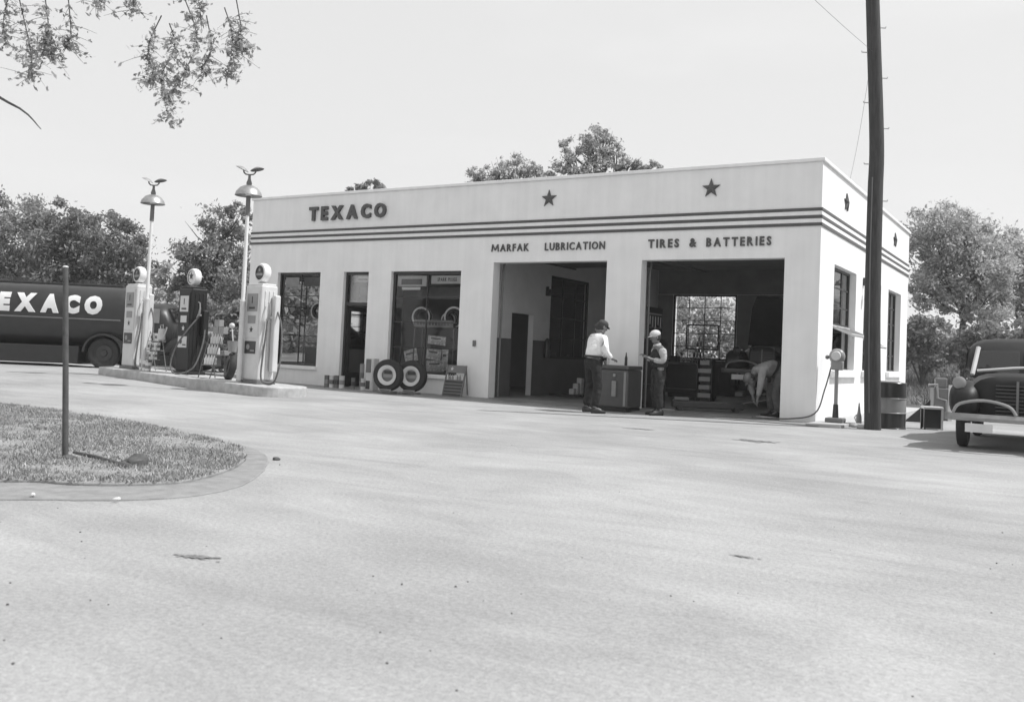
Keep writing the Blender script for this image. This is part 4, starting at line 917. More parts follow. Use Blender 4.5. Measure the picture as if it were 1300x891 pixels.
# board with hung tools, belts rack at the back right of the tyre bay
t = thing('tool_board', 'dark framed board hanging inside the tyre bay left of the rear window', 'tool board', (-3.84, .75, 1.95)); MB().box(.0, .03, -.0, .85, -.6, .28).build('board', 'black', t); MB().box(.031, .036, .04, .8, .12, .15).build('trim', 'grey', t); MB().box(.031, .036, .04, .8, -.18, -.15).build('trim', 'mid', t)
for k in range(5): MB().tube([(.045, .1+k*.15, .08), (.045, .1+k*.15, -.1-.05*(k % 3))], .012, 6).build('hung_tool', 'steel', t)
t = thing('shelf_unit', 'dark shelf unit with small goods against the side of the tyre bay', 'shelf', (-3.83, .62, .03)); MB().box(0, .30, 0, .6, 1.02, 1.05).build('shelf', 'mid', t); MB().box(0, .30, 0, .6, .5, .53).build('shelf', 'mid', t); MB().box(0, .30, 0, .6, .05, .08).build('shelf', 'mid', t)
for y in (.0, .57): MB().box(0, .30, y, y+.03, 0, 1.5).build('side_panel', 'dark', t)
tyre_rack = thing('tyre_rack', 'dark wall rack in the back right of the tyre bay', 'rack', (-.75, 7.0, .03))
for z in (1.2, 1.9): MB().box(-.5, .4, -1.2, 1.2, z, z+.05).build('rail', 'mid', tyre_rack)
for y in (-1.2, 1.2): MB().box(-.05, .0, y-.03, y+.03, 0, 2.4).build('upright', 'mid', tyre_rack)
def tyre(label, loc, rz, r=.36, w=.17, ring='cream', group=None, lean=0., stripe=(.58, .76), hole=None):
    t = thing('tyre', label, 'tyre', loc, rz, group); t.rotation_euler = (lean, 0, rz); h = w/2
    mb = MB(); mb.lathe([(r*.56, -h*.65), (r*.78, -h), (r*.93, -h*.86), (r*.995, -h*.5), (r, 0), (r*.995, h*.5), (r*.93, h*.86), (r*.78, h), (r*.56, h*.65), (r*.54, 0), (r*.56, -h*.65)], 36, (0, 0, r), 'y'); mb.build('casing', 'rubber', t, smooth=True)
    for s_ in (-1, 1):
        q = MB(); q.lathe([(r*stripe[0]-.012, s_*h*.62), (r*stripe[0], s_*(h*.74)), (r*(stripe[0]+stripe[1])/2, s_*(h*.97)), (r*stripe[1], s_*(h+.006)), (r*stripe[1]+.006, s_*(h-.004))], 36, (0, 0, r), 'y'); q.build('white_ring', ring, t, smooth=True)
    return t
for k, (y, z) in enumerate(((-.9, 1.25), (-.65, 1.25), (-.4, 1.25), (-.15, 1.25), (.1, 1.25), (.35, 1.25), (-.9, 1.95), (-.6, 1.95), (-.3, 1.95), (0, 1.95))):
    o = tyre('dark tyre standing in the wall rack at the back of the tyre bay', (-.78, 7.0+y, z+.03), R(0), .34, .17, 'mid', 'tyres in the wall rack'); 
for k, (a, b) in enumerate(((492, 498.5), (522, 499.8))):
    p = gp(a, b, .022); p.z = .06
    tyre('display tyre with a white ring standing left by the office window' if k == 0 else 'display tyre with a white ring standing right by the battery display', (p.x, p.y, .06), R(14), .375, .19, 'cream', 'display tyres in front of the window', R(0), (.42, .62))
    st = thing('tyre_stand', 'small pale stand under the %s display tyre' % ('left', 'right')[k], 'stand', (p.x, p.y, .022), R(14)); MB().box(-.18, .18, -.16, .14, 0, .03).build('plate', 'mid', st, bevel=.004); MB().box(-.15, .15, -.165, -.135, .035, .09).build('card', 'grey', st); MB().box(-.12, .12, -.17, -.166, .05, .065).build('card_line', 'dark', st)
    q = MB(); q.lathe([(.001, 0), (.158, 0)], 24, (0, -.02, .375+.038), 'y'); q.build('hub_card', 'grey', st); MB().box(-.12, .12, -.026, -.022, .27, .36).build('card_panel', 'mid', st); MB().box(-.10, .10, -.026, -.022, .44, .52).build('card_panel', 'dark', st)
# ------------------------------------------------------------------ goods along the office wall
for k, (px_, py_, h, r, mt, bd) in enumerate(((408.5, 491.5, .30, .07, 'mid', 'grey'), (413.5, 492, .30, .07, 'cream', 'mid'), (419, 492.5, .31, .07, 'mid', 'dark'), (424.5, 493, .31, .07, 'cream', 'grey'), (433, 495.5, .28, .075, 'cream', 'mid'), (428.5, 494.3, .28, .05, 'mid', 'dark'))):
    p = gp(px_, py_, .022); can('tall %s oil tin, %s in the row left of the office door' % (('dark' if mt == 'mid' else 'pale'), ('first', 'second', 'third', 'fourth', 'last', 'fifth')[k]), (p.x, max(p.y, -.6), .022), r, h, mt, bd, 'oil tins left of the office door')
for k, (px_, py_, h, r, mt) in enumerate(((455.5, 495.5, .27, .075, 'cream'), (461, 495.8, .22, .06, 'mid'), (458.5, 493.5, .62, .06, 'grey'))):
    p = gp(px_, py_, .022); can(('short pale oil tin right of the office door', 'short dark tin between the pale tin and the tall cabinet', 'tall grey tin behind the short tins right of the door')[k], (p.x, max(p.y, -.55), .022), r, h, mt, 'mid', None)
p = gp(468, 496, .022); bxr = thing('oil_cabinet', 'tall narrow pale cabinet with a dark top panel between the door and the tyres', 'cabinet', (p.x, p.y, .022))
MB().box(-.12, .12, 0, .2, 0, .78).build('body', 'cream', bxr, bevel=.01); MB().box(-.11, .04, -.012, -.002, .44, .76).build('panel', 'mid', bxr); MB().box(-.1, .02, -.012, -.002, .04, .24).build('panel', 'dark', bxr); MB().box(.05, .10, -.012, -.002, .04, .76).build('panel', 'paper', bxr)
p = gp(474.5, 496, .022); can('short pale tin touching the left display tyre', (p.x, p.y+.05, .022), .06, .25, 'grey', 'mid')
# battery / plug display
p = wy(579, 503, -.30); ds = thing('battery_display', 'sloping dark display rack with a picture header standing right of the window', 'display rack', (-8.12, -.42, .022))
Ms = Matrix.Rotation(R(-14), 4, 'X')
q = MB(); q.box(-.25, .25, 0, .02, .02, .36, Ms)
q.build('slatted_front', 'dark', ds)
for k in range(4): MB().box(-.245, .245, -.012, -.002, .06+k*.075, .085+k*.075, Ms).build('slat', 'mid', ds)
MB().box(-.26, .26, .0, .02, .56, .74, Ms).build('header', 'mid', ds, bevel=.004)
q = MB(); star(q, (-.12, -.003, .65), .055, .006); q.v = [tuple(Ms @ Vector(v_)) for v_ in q.v]; q.build('header_mark', 'paper', ds)
MB().box(-.25, .25, -.02, .06, .365, .39, Ms).build('shelf', 'mid', ds)
for s_ in (-1, 1): MB().box(s_*.26-.012, s_*.26+.012, -.01, .03, 0, .74, Ms).build('upright', 'mid', ds); MB().box(s_*.26-.010, s_*.26+.010, .26, .29, 0, .66, Matrix.Rotation(R(8), 4, 'X')).build('rear_leg', 'mid', ds)
for k in range(7):
    v_ = Ms @ Vector((-.21+k*.07, .02, .391)); bottle('small %s bottle on the shelf of the sloping display rack' % 'pale', (-8.12+v_.x, -.42+v_.y, .022+v_.z), .13, 'grey' if k % 3 else 'cream', 'bottles on the sloping display rack', r=.024)
# ------------------------------------------------------------------ office window displays
tb = thing('display_table', 'dark display stand with a lettered strip inside the larger office window', 'display stand', (-9.35, .62, .03))
MB().box(-.62, .62, -.2, .2, 1.58, 1.62).build('top', 'dark', tb); 
for x in (-.6, .6): MB().box(x-.02, x+.02, -.18, -.14, 0, 1.58).build('leg', 'mid', tb)
for x in (-.6, .6): MB().box(x-.02, x+.02, .14, .18, 0, 1.58).build('leg', 'mid', tb)
sp = MB().box(-.60, .60, -.215, -.205, 1.60, 1.78).build('strip', 'grey', tb)
for k in range(11): MB().box(-.50+k*.092, -.44+k*.092, -.219, -.2155, 1.65, 1.73).build('strip_mark', 'mid' if k not in (4, 5, 6) else 'black', sp)
for k, (x, y, rr, lb) in enumerate(((-.52, .0, .26, 'left tyre with pale ring on the stand behind the larger window'), (.50, -.02, .27, 'right tyre with pale ring on the stand behind the larger window'), (.22, .14, .2, 'small tyre behind the right one on the window stand'))):
    tyre(lb, (-9.35+x, .62+y, 1.62), R(10), rr, .12, 'white', None, 0., (.66, .98))
for k, (u0, v0, u1, v1) in enumerate(((543, 427, 566, 437), (513, 444, 530, 459), (541, 443, 560, 456), (541, 458, 564, 471), (560, 443, 569, 470))):
    a, b = wy(u0, v1, .42+.03*k), wy(u1, v0, .42+.03*k)
    pl = thing('poster_card', ('wide pale card hanging in the upper part of the window display', 'tilted pale card low at the left of the window display', 'pale printed card above the lowest card in the window display', 'lowest pale printed card in the window display', 'narrow tall card at the right of the window display')[k], 'card', ((a.x+b.x)/2, a.y, (a.z+b.z)/2))
    w_, h_ = abs(b.x-a.x)/2, abs(b.z-a.z)/2; Mr = Matrix.Rotation(R((4, -14, 6, -3, 1)[k]), 4, 'Y')
    MB().box(-w_, w_, 0, .006, -h_, h_, Mr).build('card', 'card', pl)
    MB().box(-w_*.7, w_*.5, -.004, -.001, h_*.25, h_*.5, Mr).build('card_line', 'mid', pl); MB().box(-w_*.6, w_*.7, -.004, -.001, -h_*.5, -h_*.2, Mr).build('card_line', 'paper', pl)
tyre('pale-ringed tyre hanging behind the smaller office window', (-13.25, .5, 1.72), R(8), .25, .12, 'white', None, 0., (.62, .96))
ct = thing('counter', 'dark sales counter with goods behind the smaller office window', 'counter', (-14.2, 1.0, .03)); MB().box(0, 1.5, 0, .5, 0, .95).build('body', 'dark', ct, bevel=.01); MB().box(-.03, 1.53, -.03, .53, .952, .99).build('top', 'mid', ct, bevel=.005)
for k in range(5): can('small pale tin on the counter behind the smaller office window', (-14.05+k*.27, 1.2, 1.02), .06, .16+.03*(k % 2), 'cream', 'mid', 'tins on the office counter')
# ------------------------------------------------------------------ racks on the pump island
def rack(label, loc, rz, w, tiers, h0, dz, dx, mt):
    t = thing('oil_rack', label, 'oil rack', loc, rz)
    for s_ in (-1, 1): MB().tube([(s_*w/2, -.22, 0), (s_*w/2, .02, h0+dz*tiers), (s_*w/2, .2, 0)], .014, 6).build('side_frame', mt, t)
    for k in range(tiers): MB().box(-w/2, w/2, -.17+.07*k, .03+.06*k, h0+dz*k-.02, h0+dz*k).build('shelf', mt, t)
    return t
z0 = .28
ra = dep(194, 474, 22.0); rack('wire rack with three rows of pale cans beside the far pump', (ra.x, ra.y, z0), ANG, .50, 3, .28, .22, 0, 'steel')
for k in range(3):
    for j in range(5):
        v_ = Matrix.Rotation(ANG, 3, 'Z') @ Vector((-.2+j*.1, -.08+.065*k, .28+.22*k)); can('pale oil can on the three-row wire rack beside the far pump', (ra.x+v_.x, ra.y+v_.y, z0+v_.z), .049, .18, 'white' if (j+k) % 3 else 'paper', 'cream' if j % 2 else 'mid', 'oil cans on the far wire rack')
for k, (du, h) in enumerate(((-.12, .27), (.03, .24), (.16, .2))):
    p = Vector((ra.x, ra.y, z0))+(-ua)*du-un*.22; can(('tall', 'middle', 'short')[k]+' pale can on the island in front of the far wire rack', (p.x, p.y, z0-.0), .065, h, 'white', 'grey')
p = dep(205, 445, 21.7); fn = thing('watering_can', 'pale watering can hanging on the far wire rack', 'watering can', (ra.x+(-ua).x*.30, ra.y+(-ua).y*.3, z0+.75), ANG)
MB().lathe([(.001, 0), (.09, 0), (.075, .26), (.001, .26)], 16).build('can_body', 'paper', fn, smooth=30); MB().tube([(.08, 0, .05), (.2, 0, .22), (.22, 0, .3)], [.02, .014, .02], 8).build('spout', 'paper', fn); MB().tube([(-.05, 0, .26), (-.08, 0, .34), (.05, 0, .36), (.06, 0, .26)], .01, 6).build('handle', 'steel', fn)
rb2 = dep(270, 482, 20.2); rack('rack of three bottle rows between the dark pump and nearest lamp post', (rb2.x, rb2.y, .24), ANG, .46, 3, .30, .23, 0, 'mid')
for k in range(3):
    for j in range(4):
        v_ = Matrix.Rotation(ANG, 3, 'Z') @ Vector((-.17+j*.11, -.08+.065*k, .30+.23*k)); bottle('pale oil bottle on the near bottle rack', (rb2.x+v_.x, rb2.y+v_.y, .24+v_.z), .22, 'white' if (j*3+k) % 3 == 0 else 'cream', 'oil bottles on the near rack', r=.05)
for k, (dx, z, lb) in enumerate(((-.1, 1.02, 'left carton on top of the near bottle rack'), (.12, 1.02, 'right carton on top of the near bottle rack'), (-.06, 1.18, 'upper carton on top of the near bottle rack'))):
    v_ = -ua*dx+un*.12; tag(MB().box(-.1, .1, -.06, .06, 0, .15).build('carton', 'grey', None, (rb2.x+v_.x, rb2.y+v_.y, .24+z-.04), ANG, bevel=.006), lb, 'carton')
MB_ = MB
v_ = Vector((rb2.x, rb2.y, 0))-ua*.42+un*.1
t = tyre('worn tyre leaning behind the nearest lamp post on the island', (v_.x, v_.y, .23), ANG-R(22), .30, .16, 'mid', None, R(-10))
v_ = Vector((rb2.x, rb2.y, 0))-ua*.55+un*.1
t = thing('water_bucket', 'pale bucket with a sponge pole standing on a stand by the nearest lamp post', 'bucket', (v_.x, v_.y, .22), ANG)
MB().lathe([(.001, .62), (.09, .62), (.12, .86), (.115, .86), (.085, .64)], 16).build('bucket', 'grey', t, smooth=30); MB().tube([(0, 0, 0), (0, 0, .62)], .02, 8).build('stand', 'mid', t); MB().tube([(.03, 0, .7), (-.06, .0, 1.15)], .012, 6).build('pole', 'cream', t); MB().ball((-.07, 0, 1.19), (.07, .06, .06)).build('sponge', 'cream', t, smooth=True)
# ------------------------------------------------------------------ right of the building
ab = Vector((.34, .12, .05)); t = thing('air_stand', 'grey air pump on a post with a hanging hose at the front corner', 'air pump', ab)
MB().box(-.16, .16, -.16, .16, 0, .09).build('base', 'mid', t, bevel=.02); MB().tube([(0, 0, .08), (0, 0, .34)], [.06, .045], 12).build('foot', 'dark', t); MB().tube([(0, 0, .34), (0, 0, 1.05)], .035, 12).build('post', 'grey', t)
q = MB(); q.ball((0, 0, 1.24), (.15, .10, .15), 18, 12); q.build('gauge_head', 'grey', t, smooth=True); MB().box(-.10, .12, -.07, .07, .98, 1.16).build('meter_box', 'grey', t, bevel=.03); MB().lathe([(.001, -.115), (.08, -.11), (.09, -.09)], 18, (0, 0, 1.25), 'y').build('dial', 'cream', t)
MB().ball((-.18, 0, 1.22), .04).build('crank', 'mid', t, smooth=True)
MB().tube(interp([Vector(p_) for p_ in ((-.10, 0, 1.05), (-.2, -.05, .6), (-.35, -.12, .15), (-.8, -.25, .02), (-1.5, -.3, .0))], 6), .013, 6).build('hose', 'rubber_g', t, smooth=True)
br = gp(1128, 543.5); t = thing('oil_drum', 'dark oil drum with a broad white middle band behind the utility pole', 'oil drum', (br.x+.0, br.y+.05, 0)); r = .285
MB().lathe([(.001, 0), (r, 0), (r+.012, .01), (r, .02), (r, .28)], 28).build('lower_shell', 'dark', t, smooth=30); MB().lathe([(r, .282), (r+.012, .29), (r, .30), (r, .55), (r+.012, .56), (r, .568)], 28).build('middle_shell', 'grey', t, smooth=30); MB().lathe([(r, .57), (r, .83), (r+.012, .84), (r+.004, .85), (r-.02, .85), (r-.02, .835), (.001, .835)], 28).build('upper_shell', 'dark', t, smooth=30); MB().box(-.2, .2, -.12, .12, .835, .88).build('lid_rag', 'paper', t, bevel=.02)
p = xx = gp(1084.5, 541); t = thing('oil_measure', 'narrow grey spouted measure standing against the end wall', 'measure', (p.x+.02, p.y+.3, .05)); MB().lathe([(.001, 0), (.055, 0), (.05, .12), (.03, .2), (.012, .38), (.008, .38)], 14).build('can_body', 'grey', t, smooth=True); MB().tube([(-.05, 0, .03), (-.08, 0, .1), (-.04, 0, .16)], .008, 6).build('handle', 'grey', t)
for k, (a, b) in enumerate(((1077, 541.5), (1093, 544))):
    p = gp(a, b); q = MB(); q.ball((0, 0, .03), (.09, .06, .045), 10, 6); q.v = [(x+random.uniform(-.008, .008), y+random.uniform(-.008, .008), max(z, 0)) for x, y, z in q.v]; o = q.build('stone', 'conc', None, (max(p.x, .72), p.y, 0), smooth=True); tag(o, ('rounded pale stone by the foot of the air pump', 'pale stone at the foot of the utility pole')[k], 'stone')
ls = gp(1190, 533); t = thing('oil_dispenser', 'grey oil dispenser cabinet with a bent pale outlet pipe near the parked car', 'oil dispenser', (ls.x+.05, ls.y, 0), R(20))
MB().box(-.18, .18, -.18, .18, 0, .72).build('cabinet', 'mid', t, bevel=.02); MB().box(-.12, .12, -.1, .1, .72, .95).build('pump_head', 'mid', t, bevel=.03); MB().tube([(-.3, -.19, .78), (-.12, -.19, .80), (-.1, -.19, .5), (.08, -.19, .45), (.1, -.19, .2)], .028, 8).build('outlet_pipe', 'grey', t)
MB().box(.12, .2, -.2, -.182, 0, .8).build('corner_post', 'cream', t)
ls = gp(1184, 545); t = thing('metal_stool', 'pale topped metal stool with dark sides in front of the grey oil dispenser', 'stool', (ls.x-.02, ls.y, 0), R(20)); MB().box(-.17, .17, -.15, .15, .38, .43).build('seat', 'cream', t, bevel=.015); MB().box(-.13, .13, -.125, .13, .02, .378).build('cabinet', 'dark', t)
for x, y in ((-.15, -.13), (.15, -.13), (-.15, .13), (.15, .13)): MB().box(x-.018, x+.018, y-.018, y+.018, 0, .378).build('leg', 'cream' if x > 0 else 'dark', t)
ls = gp(1164, 537); t = thing('scrap_panel', 'dark wedge of sheet metal leaning by the drum', 'sheet metal', (ls.x+.1, ls.y, .02), R(15)); MB().prism([(-.35, 0), (.15, 0), (.15, .48)], 0, .04, 'y').build('sheet', 'dark', t)
# ------------------------------------------------------------------ sign post and rubble on the grass island
pb = gp(83, 588); tp = dep(83.5, 336, (pb-CAM).dot(_d)); t = thing('sign_post', 'bare weathered pipe post standing in the grass island', 'post', (pb.x, pb.y, .03))
MB().tube([(0, 0, -.05), Vector((tp.x-pb.x, tp.y-pb.y, tp.z-.05))*.5, Vector((tp.x-pb.x, tp.y-pb.y, tp.z-.05))], [.026, .024, .022], 14).build('pipe', 'post', t, smooth=True)
MB().ball(Vector((tp.x-pb.x, tp.y-pb.y, tp.z-.05)), (.024, .024, .012)).build('cap', 'cream', t, smooth=True)
q = MB(); q.ball((0, 0, .0), (.07, .065, .035), 12, 8); q.v = [(x*(1+.2*math.sin(7*y+3*z)), y, max(z, 0)+.02*math.sin(40*x)) for x, y, z in q.v]; q.build('footing', 'post', t)
a, b = gp(94, 574, .042), gp(152, 589, .042); o = MB().tube([a, a.lerp(b, .5)+Vector((0, 0, .01)), b], [.014, .017, .02], 8).build('broken_pipe', 'post'); tag(o, 'broken length of dark pipe lying in the grass between post and rock', 'pipe')
def rock(name, label, cat, loc, r, mt, seed):
    rr = random.Random(seed); q = MB(); q.ball((0, 0, r[2]*.5), r, 20, 14)
    q.v = [(x*(1+.16*math.sin(9*y/r[1]*.5+seed)+.05*rr.random()), y*(1+.12*math.sin(4*x/r[0]+seed)), max(z*(1+.1*math.sin(3*x/r[0])), 0)) for x, y, z in q.v]
    q.v = [tuple(Vector(v_)*(1+.22*mnoise.noise(Vector(v_)*(1.1/r[1])+Vector((seed, 0, 0)))+.10*mnoise.noise(Vector(v_)*(4/r[1])))) for v_ in q.v]
    o = q.build(name, mt, None, loc, R(seed*37), smooth=28); return tag(o, label, cat)
p = gp(173, 591, .03); rock('rock', 'grey rock half sunk in the grass at the end of the broken pipe', 'rock', p, (.12, .08, .06), 'post', 3)
p = gp(158, 593, .03); rock('rock', 'small dark lump between the broken pipe and the grey rock', 'rock', p, (.06, .04, .03), 'post', 5)
p = gp(148, 634, .02); rock('stone', 'white stone on the kerb near its middle', 'stone', p, (.024, .014, .011), 'paper', 2)
p = gp(42, 629, .02); rock('stone', 'white stone on the kerb at the left below the post', 'stone', p, (.02, .014, .013), 'paper', 4)
p = gp(351, 584); rock('stone', 'dark pebble just beyond the rounded tip of the kerb', 'stone', p, (.035, .025, .02), 'post', 6)
# loose pebbles and drips on the lot
q = MB(); rr = random.Random(11)
for _ in range(70):
    a, b = rr.uniform(-100, 1400), 560+330*rr.random()**1.0
    p = gp(a, b); 
    if inside(p.x, p.y, kp): continue
    s_ = rr.choice((.002, .003, .003, .004, .004, .005, .006)); n0 = len(q.v); q.ball((p.x, p.y, s_*.4), (s_*rr.uniform(.8, 1.5), s_, s_*.8), 6, 4)
o = q.build('pebbles', 'post', fix=False, smooth=True); tag(o, 'scattered small dark pebbles on the gravel lot', 'pebbles', kind='stuff')
def stain(label, a, b, wx, wy_, rot=0., n=90):
    p = gp(a, b); rs = random.Random(int(a)); mb = MB()
    for q in range(n):
        cx, cy, rr_ = rs.gauss(0, .45)*wx, rs.gauss(0, .4)*wy_, rs.uniform(.03, .16)*wy_*(2.2 if rs.random() < .1 else 1); k_ = 9
        mb.add([(cx+rr_*(1.5+.5*rs.random())*math.cos(2*math.pi*k/k_), cy+rr_*(.8+.5*rs.random())*math.sin(2*math.pi*k/k_), q*.00003) for k in range(k_)], [tuple(range(k_))])
    o = mb.build('oil_stain', 'oil', None, (p.x, p.y, .004), rot); tag(o, label, 'oil stain')
stain('dark oil stain on the gravel in front of the tyre bay', 958, 560, .30, .17, R(10)); stain('dark oil stain on the gravel in front of the man in overalls', 810, 544.5, .3, .10, R(10)); stain('ragged dark stain on the gravel in the foreground', 248, 707, .12, .05, R(20)); stain('small faint stain in the right foreground', 944, 707, .09, .03, R(0))
# ------------------------------------------------------------------ trees
def leaves_mesh(P, s, mt, name, parent, tri=False):
    P = np.array(P); n = len(P); th = rng.uniform(0, 2*np.pi, n); ph = np.arccos(rng.uniform(-1, 1, n))
    d1 = np.stack([np.sin(ph)*np.cos(th), np.sin(ph)*np.sin(th), np.cos(ph)], 1); r0 = rng.normal(size=(n, 3)); d2 = np.cross(d1, r0); d2 /= np.linalg.norm(d2, axis=1)[:, None]+1e-9
    ss = s*rng.uniform(.55, 1.35, n)[:, None]; a = P-d1*ss; b = P+d2*ss*.45; c = P+d1*ss; e_ = P-d2*ss*.45
    V = np.stack([a, b, c, e_], 1).reshape(-1, 3); me = bpy.data.meshes.new(name); me.vertices.add(4*n); me.vertices.foreach_set('co', V.ravel())
    me.loops.add(4*n); me.polygons.add(n); me.polygons.foreach_set('loop_start', np.arange(0, 4*n, 4)); me.polygons.foreach_set('loop_total', np.full(n, 4)); me.loops.foreach_set('vertex_index', np.arange(4*n))
    me.update(calc_edges=True); me.materials.append(MT[mt]); o = bpy.data.objects.new(name, me); COL.objects.link(o); o.parent = parent; return o
def blob_leaves(blobs, dens, clump=.3):
    out = []
    for (c, r) in blobs:
        c = np.array(c); r = np.array(r if hasattr(r, '__len__') else (r, r, r)); nc = max(5, int(9*max(r)**1.2)+6)
        for _ in range(nc):
            d = rng.normal(size=3); d /= np.linalg.norm(d); q = c+d*r*rng.uniform(.45, 1.05); cr = max(r)*clump*rng.uniform(.45, 1.45)
            k = int(dens*rng.uniform(.6, 1.3)); out.append(q+rng.normal(size=(k, 3))*cr*.55*np.array([1, 1, .75]))
    return np.concatenate(out)
def tree(label, base, trunk_h, tr_, blobs, dens, leaf, mt, group=None, lean=(0, 0), forks=True, clump=.3, name='tree'):
    t = thing(name, label, 'tree', base, 0, group); b0 = Vector((0, 0, -.1)); top_ = Vector((lean[0], lean[1], trunk_h))
    tk = MB(); pts_ = interp([b0, b0.lerp(top_, .35)+Vector((.08, .05, 0)), b0.lerp(top_, .7)-Vector((.06, .02, 0)), top_], 4); tk.tube(pts_, [lerp(tr_*1.25, tr_*.55, (i/(len(pts_)-1))**.6) for i in range(len(pts_))], 10)
    for (c, r) in blobs:
        c = Vector(c); st = top_ if c.z > trunk_h*.9 else b0.lerp(top_, random.uniform(.55, .8)); mid = st.lerp(c, .5)+Vector((random.uniform(-.3, .3), random.uniform(-.3, .3), random.uniform(-.2, .3)))
        tk.tube(interp([st, mid, c], 4), [tr_*.42, tr_*.38, tr_*.34, tr_*.3, tr_*.26, tr_*.2, tr_*.15, tr_*.1, tr_*.05], 7)
        for _ in range(4):
            rv = r if not hasattr(r, '__len__') else max(r); e_ = c+Vector((random.uniform(-1, 1), random.uniform(-1, 1), random.uniform(-.5, 1)))*rv*.8; tk.tube([mid.lerp(c, .4), mid.lerp(e_, .6), e_], [tr_*.14, tr_*.09, tr_*.02], 5)
    tk.build('trunk', 'bark', t, smooth=True)
    leaves_mesh(blob_leaves(blobs, dens, clump), leaf, mt, 'crown', t); return t
def at_px(a, b, D, base): return tuple(dep(a, b, D)-Vector(base))
def px_tree(label, tx, D, blobs, dens, leaf, mt, trunk_h=3.5, tr_=.25, zg=0., tbase=None, clump=.3, name='tree', forks=True):
    """crown masses measured in the photograph (u, v, radius in metres, depth offset), standing at distance D"""
    w = dep(tx, 470, D); base = Vector((w.x, w.y, zg)); bl = [(at_px(u, v, D+dd, base), r) for (u, v, r, dd) in blobs]
    return tree(label, base, trunk_h, tr_, bl, dens, leaf, mt, name=name, clump=clump)
px_tree('tall dark tree behind the tank truck at the left edge', 20, 44, [(-30,300,2.2,0),(35,300,1.7,0),(60,290,1.5,1),(15,350,2.2,1),(60,350,2.0,-1),(30,400,2.2,0),(-40,390,2.4,0),(75,395,1.8,1)], 178, 0.098, 'leaf_m', 3.2, .3)
px_tree('round dark tree behind the letters of the tank truck', 105, 43, [(90,295,1.3,0),(115,300,1.4,1),(85,335,1.9,0),(130,330,1.7,0),(110,375,2.0,1),(75,400,1.7,-1),(140,385,1.6,0),(120,420,1.6,0)], 178, 0.098, 'leaf_d', 3, .28)
px_tree('dark tree whose crown slopes down behind the far pump', 165, 42, [(148,298,1.0,0),(158,330,1.5,0),(165,365,1.6,0),(150,400,1.6,1),(178,375,.9,0),(172,410,1.2,0)], 187, 0.090, 'leaf_d', 2.6, .22)
px_tree('bushy tree between the lamp posts with sky showing through its crown', 262, 34, [(268,300,1.1,0),(285,290,1.0,1),(250,330,1.0,0),(280,330,1.4,0),(302,315,1.1,1),(262,362,1.2,0),(300,350,1.3,0),(222,350,.6,0),(232,372,.7,1),(285,385,1.1,-1),(258,392,.9,0),(304,275,.5,0)], 110, .075, 'leaf_m', 3, .2, clump=.27)
px_tree('low leafy tree behind the dark pump', 250, 31, [(245,400,.8,0),(285,410,.9,0),(262,425,.8,0),(300,420,.8,0),(290,445,.7,0)], 110, .10, 'leaf_m', 1.4, .12)
px_tree('thin pale tree in the gap above the truck cab', 205, 39, [(203,352,.55,0),(195,372,.6,0),(214,385,.7,0),(200,400,.7,0),(222,410,.8,0),(208,425,.9,1)], 45, .10, 'leaf_l', 2, .1)
px_tree('small rounded treetop showing above the lettered parapet', 470, 50, [(470,243,.7,0),(482,241,.6,0),(458,246,.6,0),(468,262,1.2,0)], 120, .09, 'leaf_m', 7, .2)
px_tree('spreading treetop with separate sprigs left of the tallest treetop', 640, 34, [(600,226,.35,0),(618,222,.35,0),(632,216,.42,0),(650,217,.45,0),(662,211,.45,0),(677,218,.4,0),(690,222,.35,0),(650,238,.9,0),(620,240,.7,0)], 70, .065, 'leaf_l', 6.2, .16, clump=.34)
px_tree('tallest open-branched treetop above the front parapet', 762, 34, [(716,189,.4,0),(720,205,.4,0),(738,187,.4,0),(748,178,.45,0),(766,172,.45,0),(772,186,.5,0),(752,200,.5,0),(783,199,.42,0),(800,207,.38,0),(814,208,.3,0),(832,210,.22,0),(707,216,.4,0),(730,214,.5,0),(760,214,.6,0),(790,214,.4,0)], 70, .065, 'leaf_l', 7.0, .2, clump=.34)
px_tree('big pale tree with a forked leaning trunk right of the building', 1222, 40, [(1185,300,1.3,0),(1205,283,1.1,0),(1180,325,1.3,1),(1215,315,1.5,0),(1240,305,1.2,0),(1258,318,1.1,0),(1195,355,1.3,0),(1225,350,1.5,0),(1250,345,1.2,-1),(1180,372,.9,0),(1235,385,1.3,0),(1210,380,1.0,0),(1262,385,.8,0)], 150, .085, 'leaf_l', 3.6, .2)
px_tree('pale tree cut by the right edge of the view', 1300, 43, [(1275,312,1.1,0),(1298,312,1.3,0),(1320,325,1.6,0),(1285,345,1.5,0),(1315,360,1.6,0),(1290,390,1.5,0)], 90, .13, 'leaf_l', 3.4, .22)
def bush(label, tx, D, blobs, dens, leaf, mt, zg=0.):
    w = dep(tx, 470, D); base = Vector((w.x, w.y, zg)); t = thing('bush', label, 'bush', base); bl = [(at_px(u, v, D, base), r) for (u, v, r) in blobs]
    st = MB()
    for (c, r) in bl: st.tube([(0, 0, 0), Vector(c)*.5, c], [.05, .035, .01], 6)
    st.build('stem', 'bark', t); leaves_mesh(blob_leaves(bl, dens), leaf, mt, 'foliage', t)
bush('rounded dark bush beside the far corner of the building', 1170, 38, [(1165,430,.9),(1180,425,.9),(1172,448,1.0),(1190,445,.8),(1150,440,1.0)], 110, .10, 'leaf_d', .5)
bush('broad bush behind the roof of the parked car', 1245, 38, [(1225,435,.8),(1245,425,1.0),(1268,432,1.1),(1235,450,1.0),(1290,440,1.2),(1255,455,1.1)], 100, .10, 'leaf_m', .5)
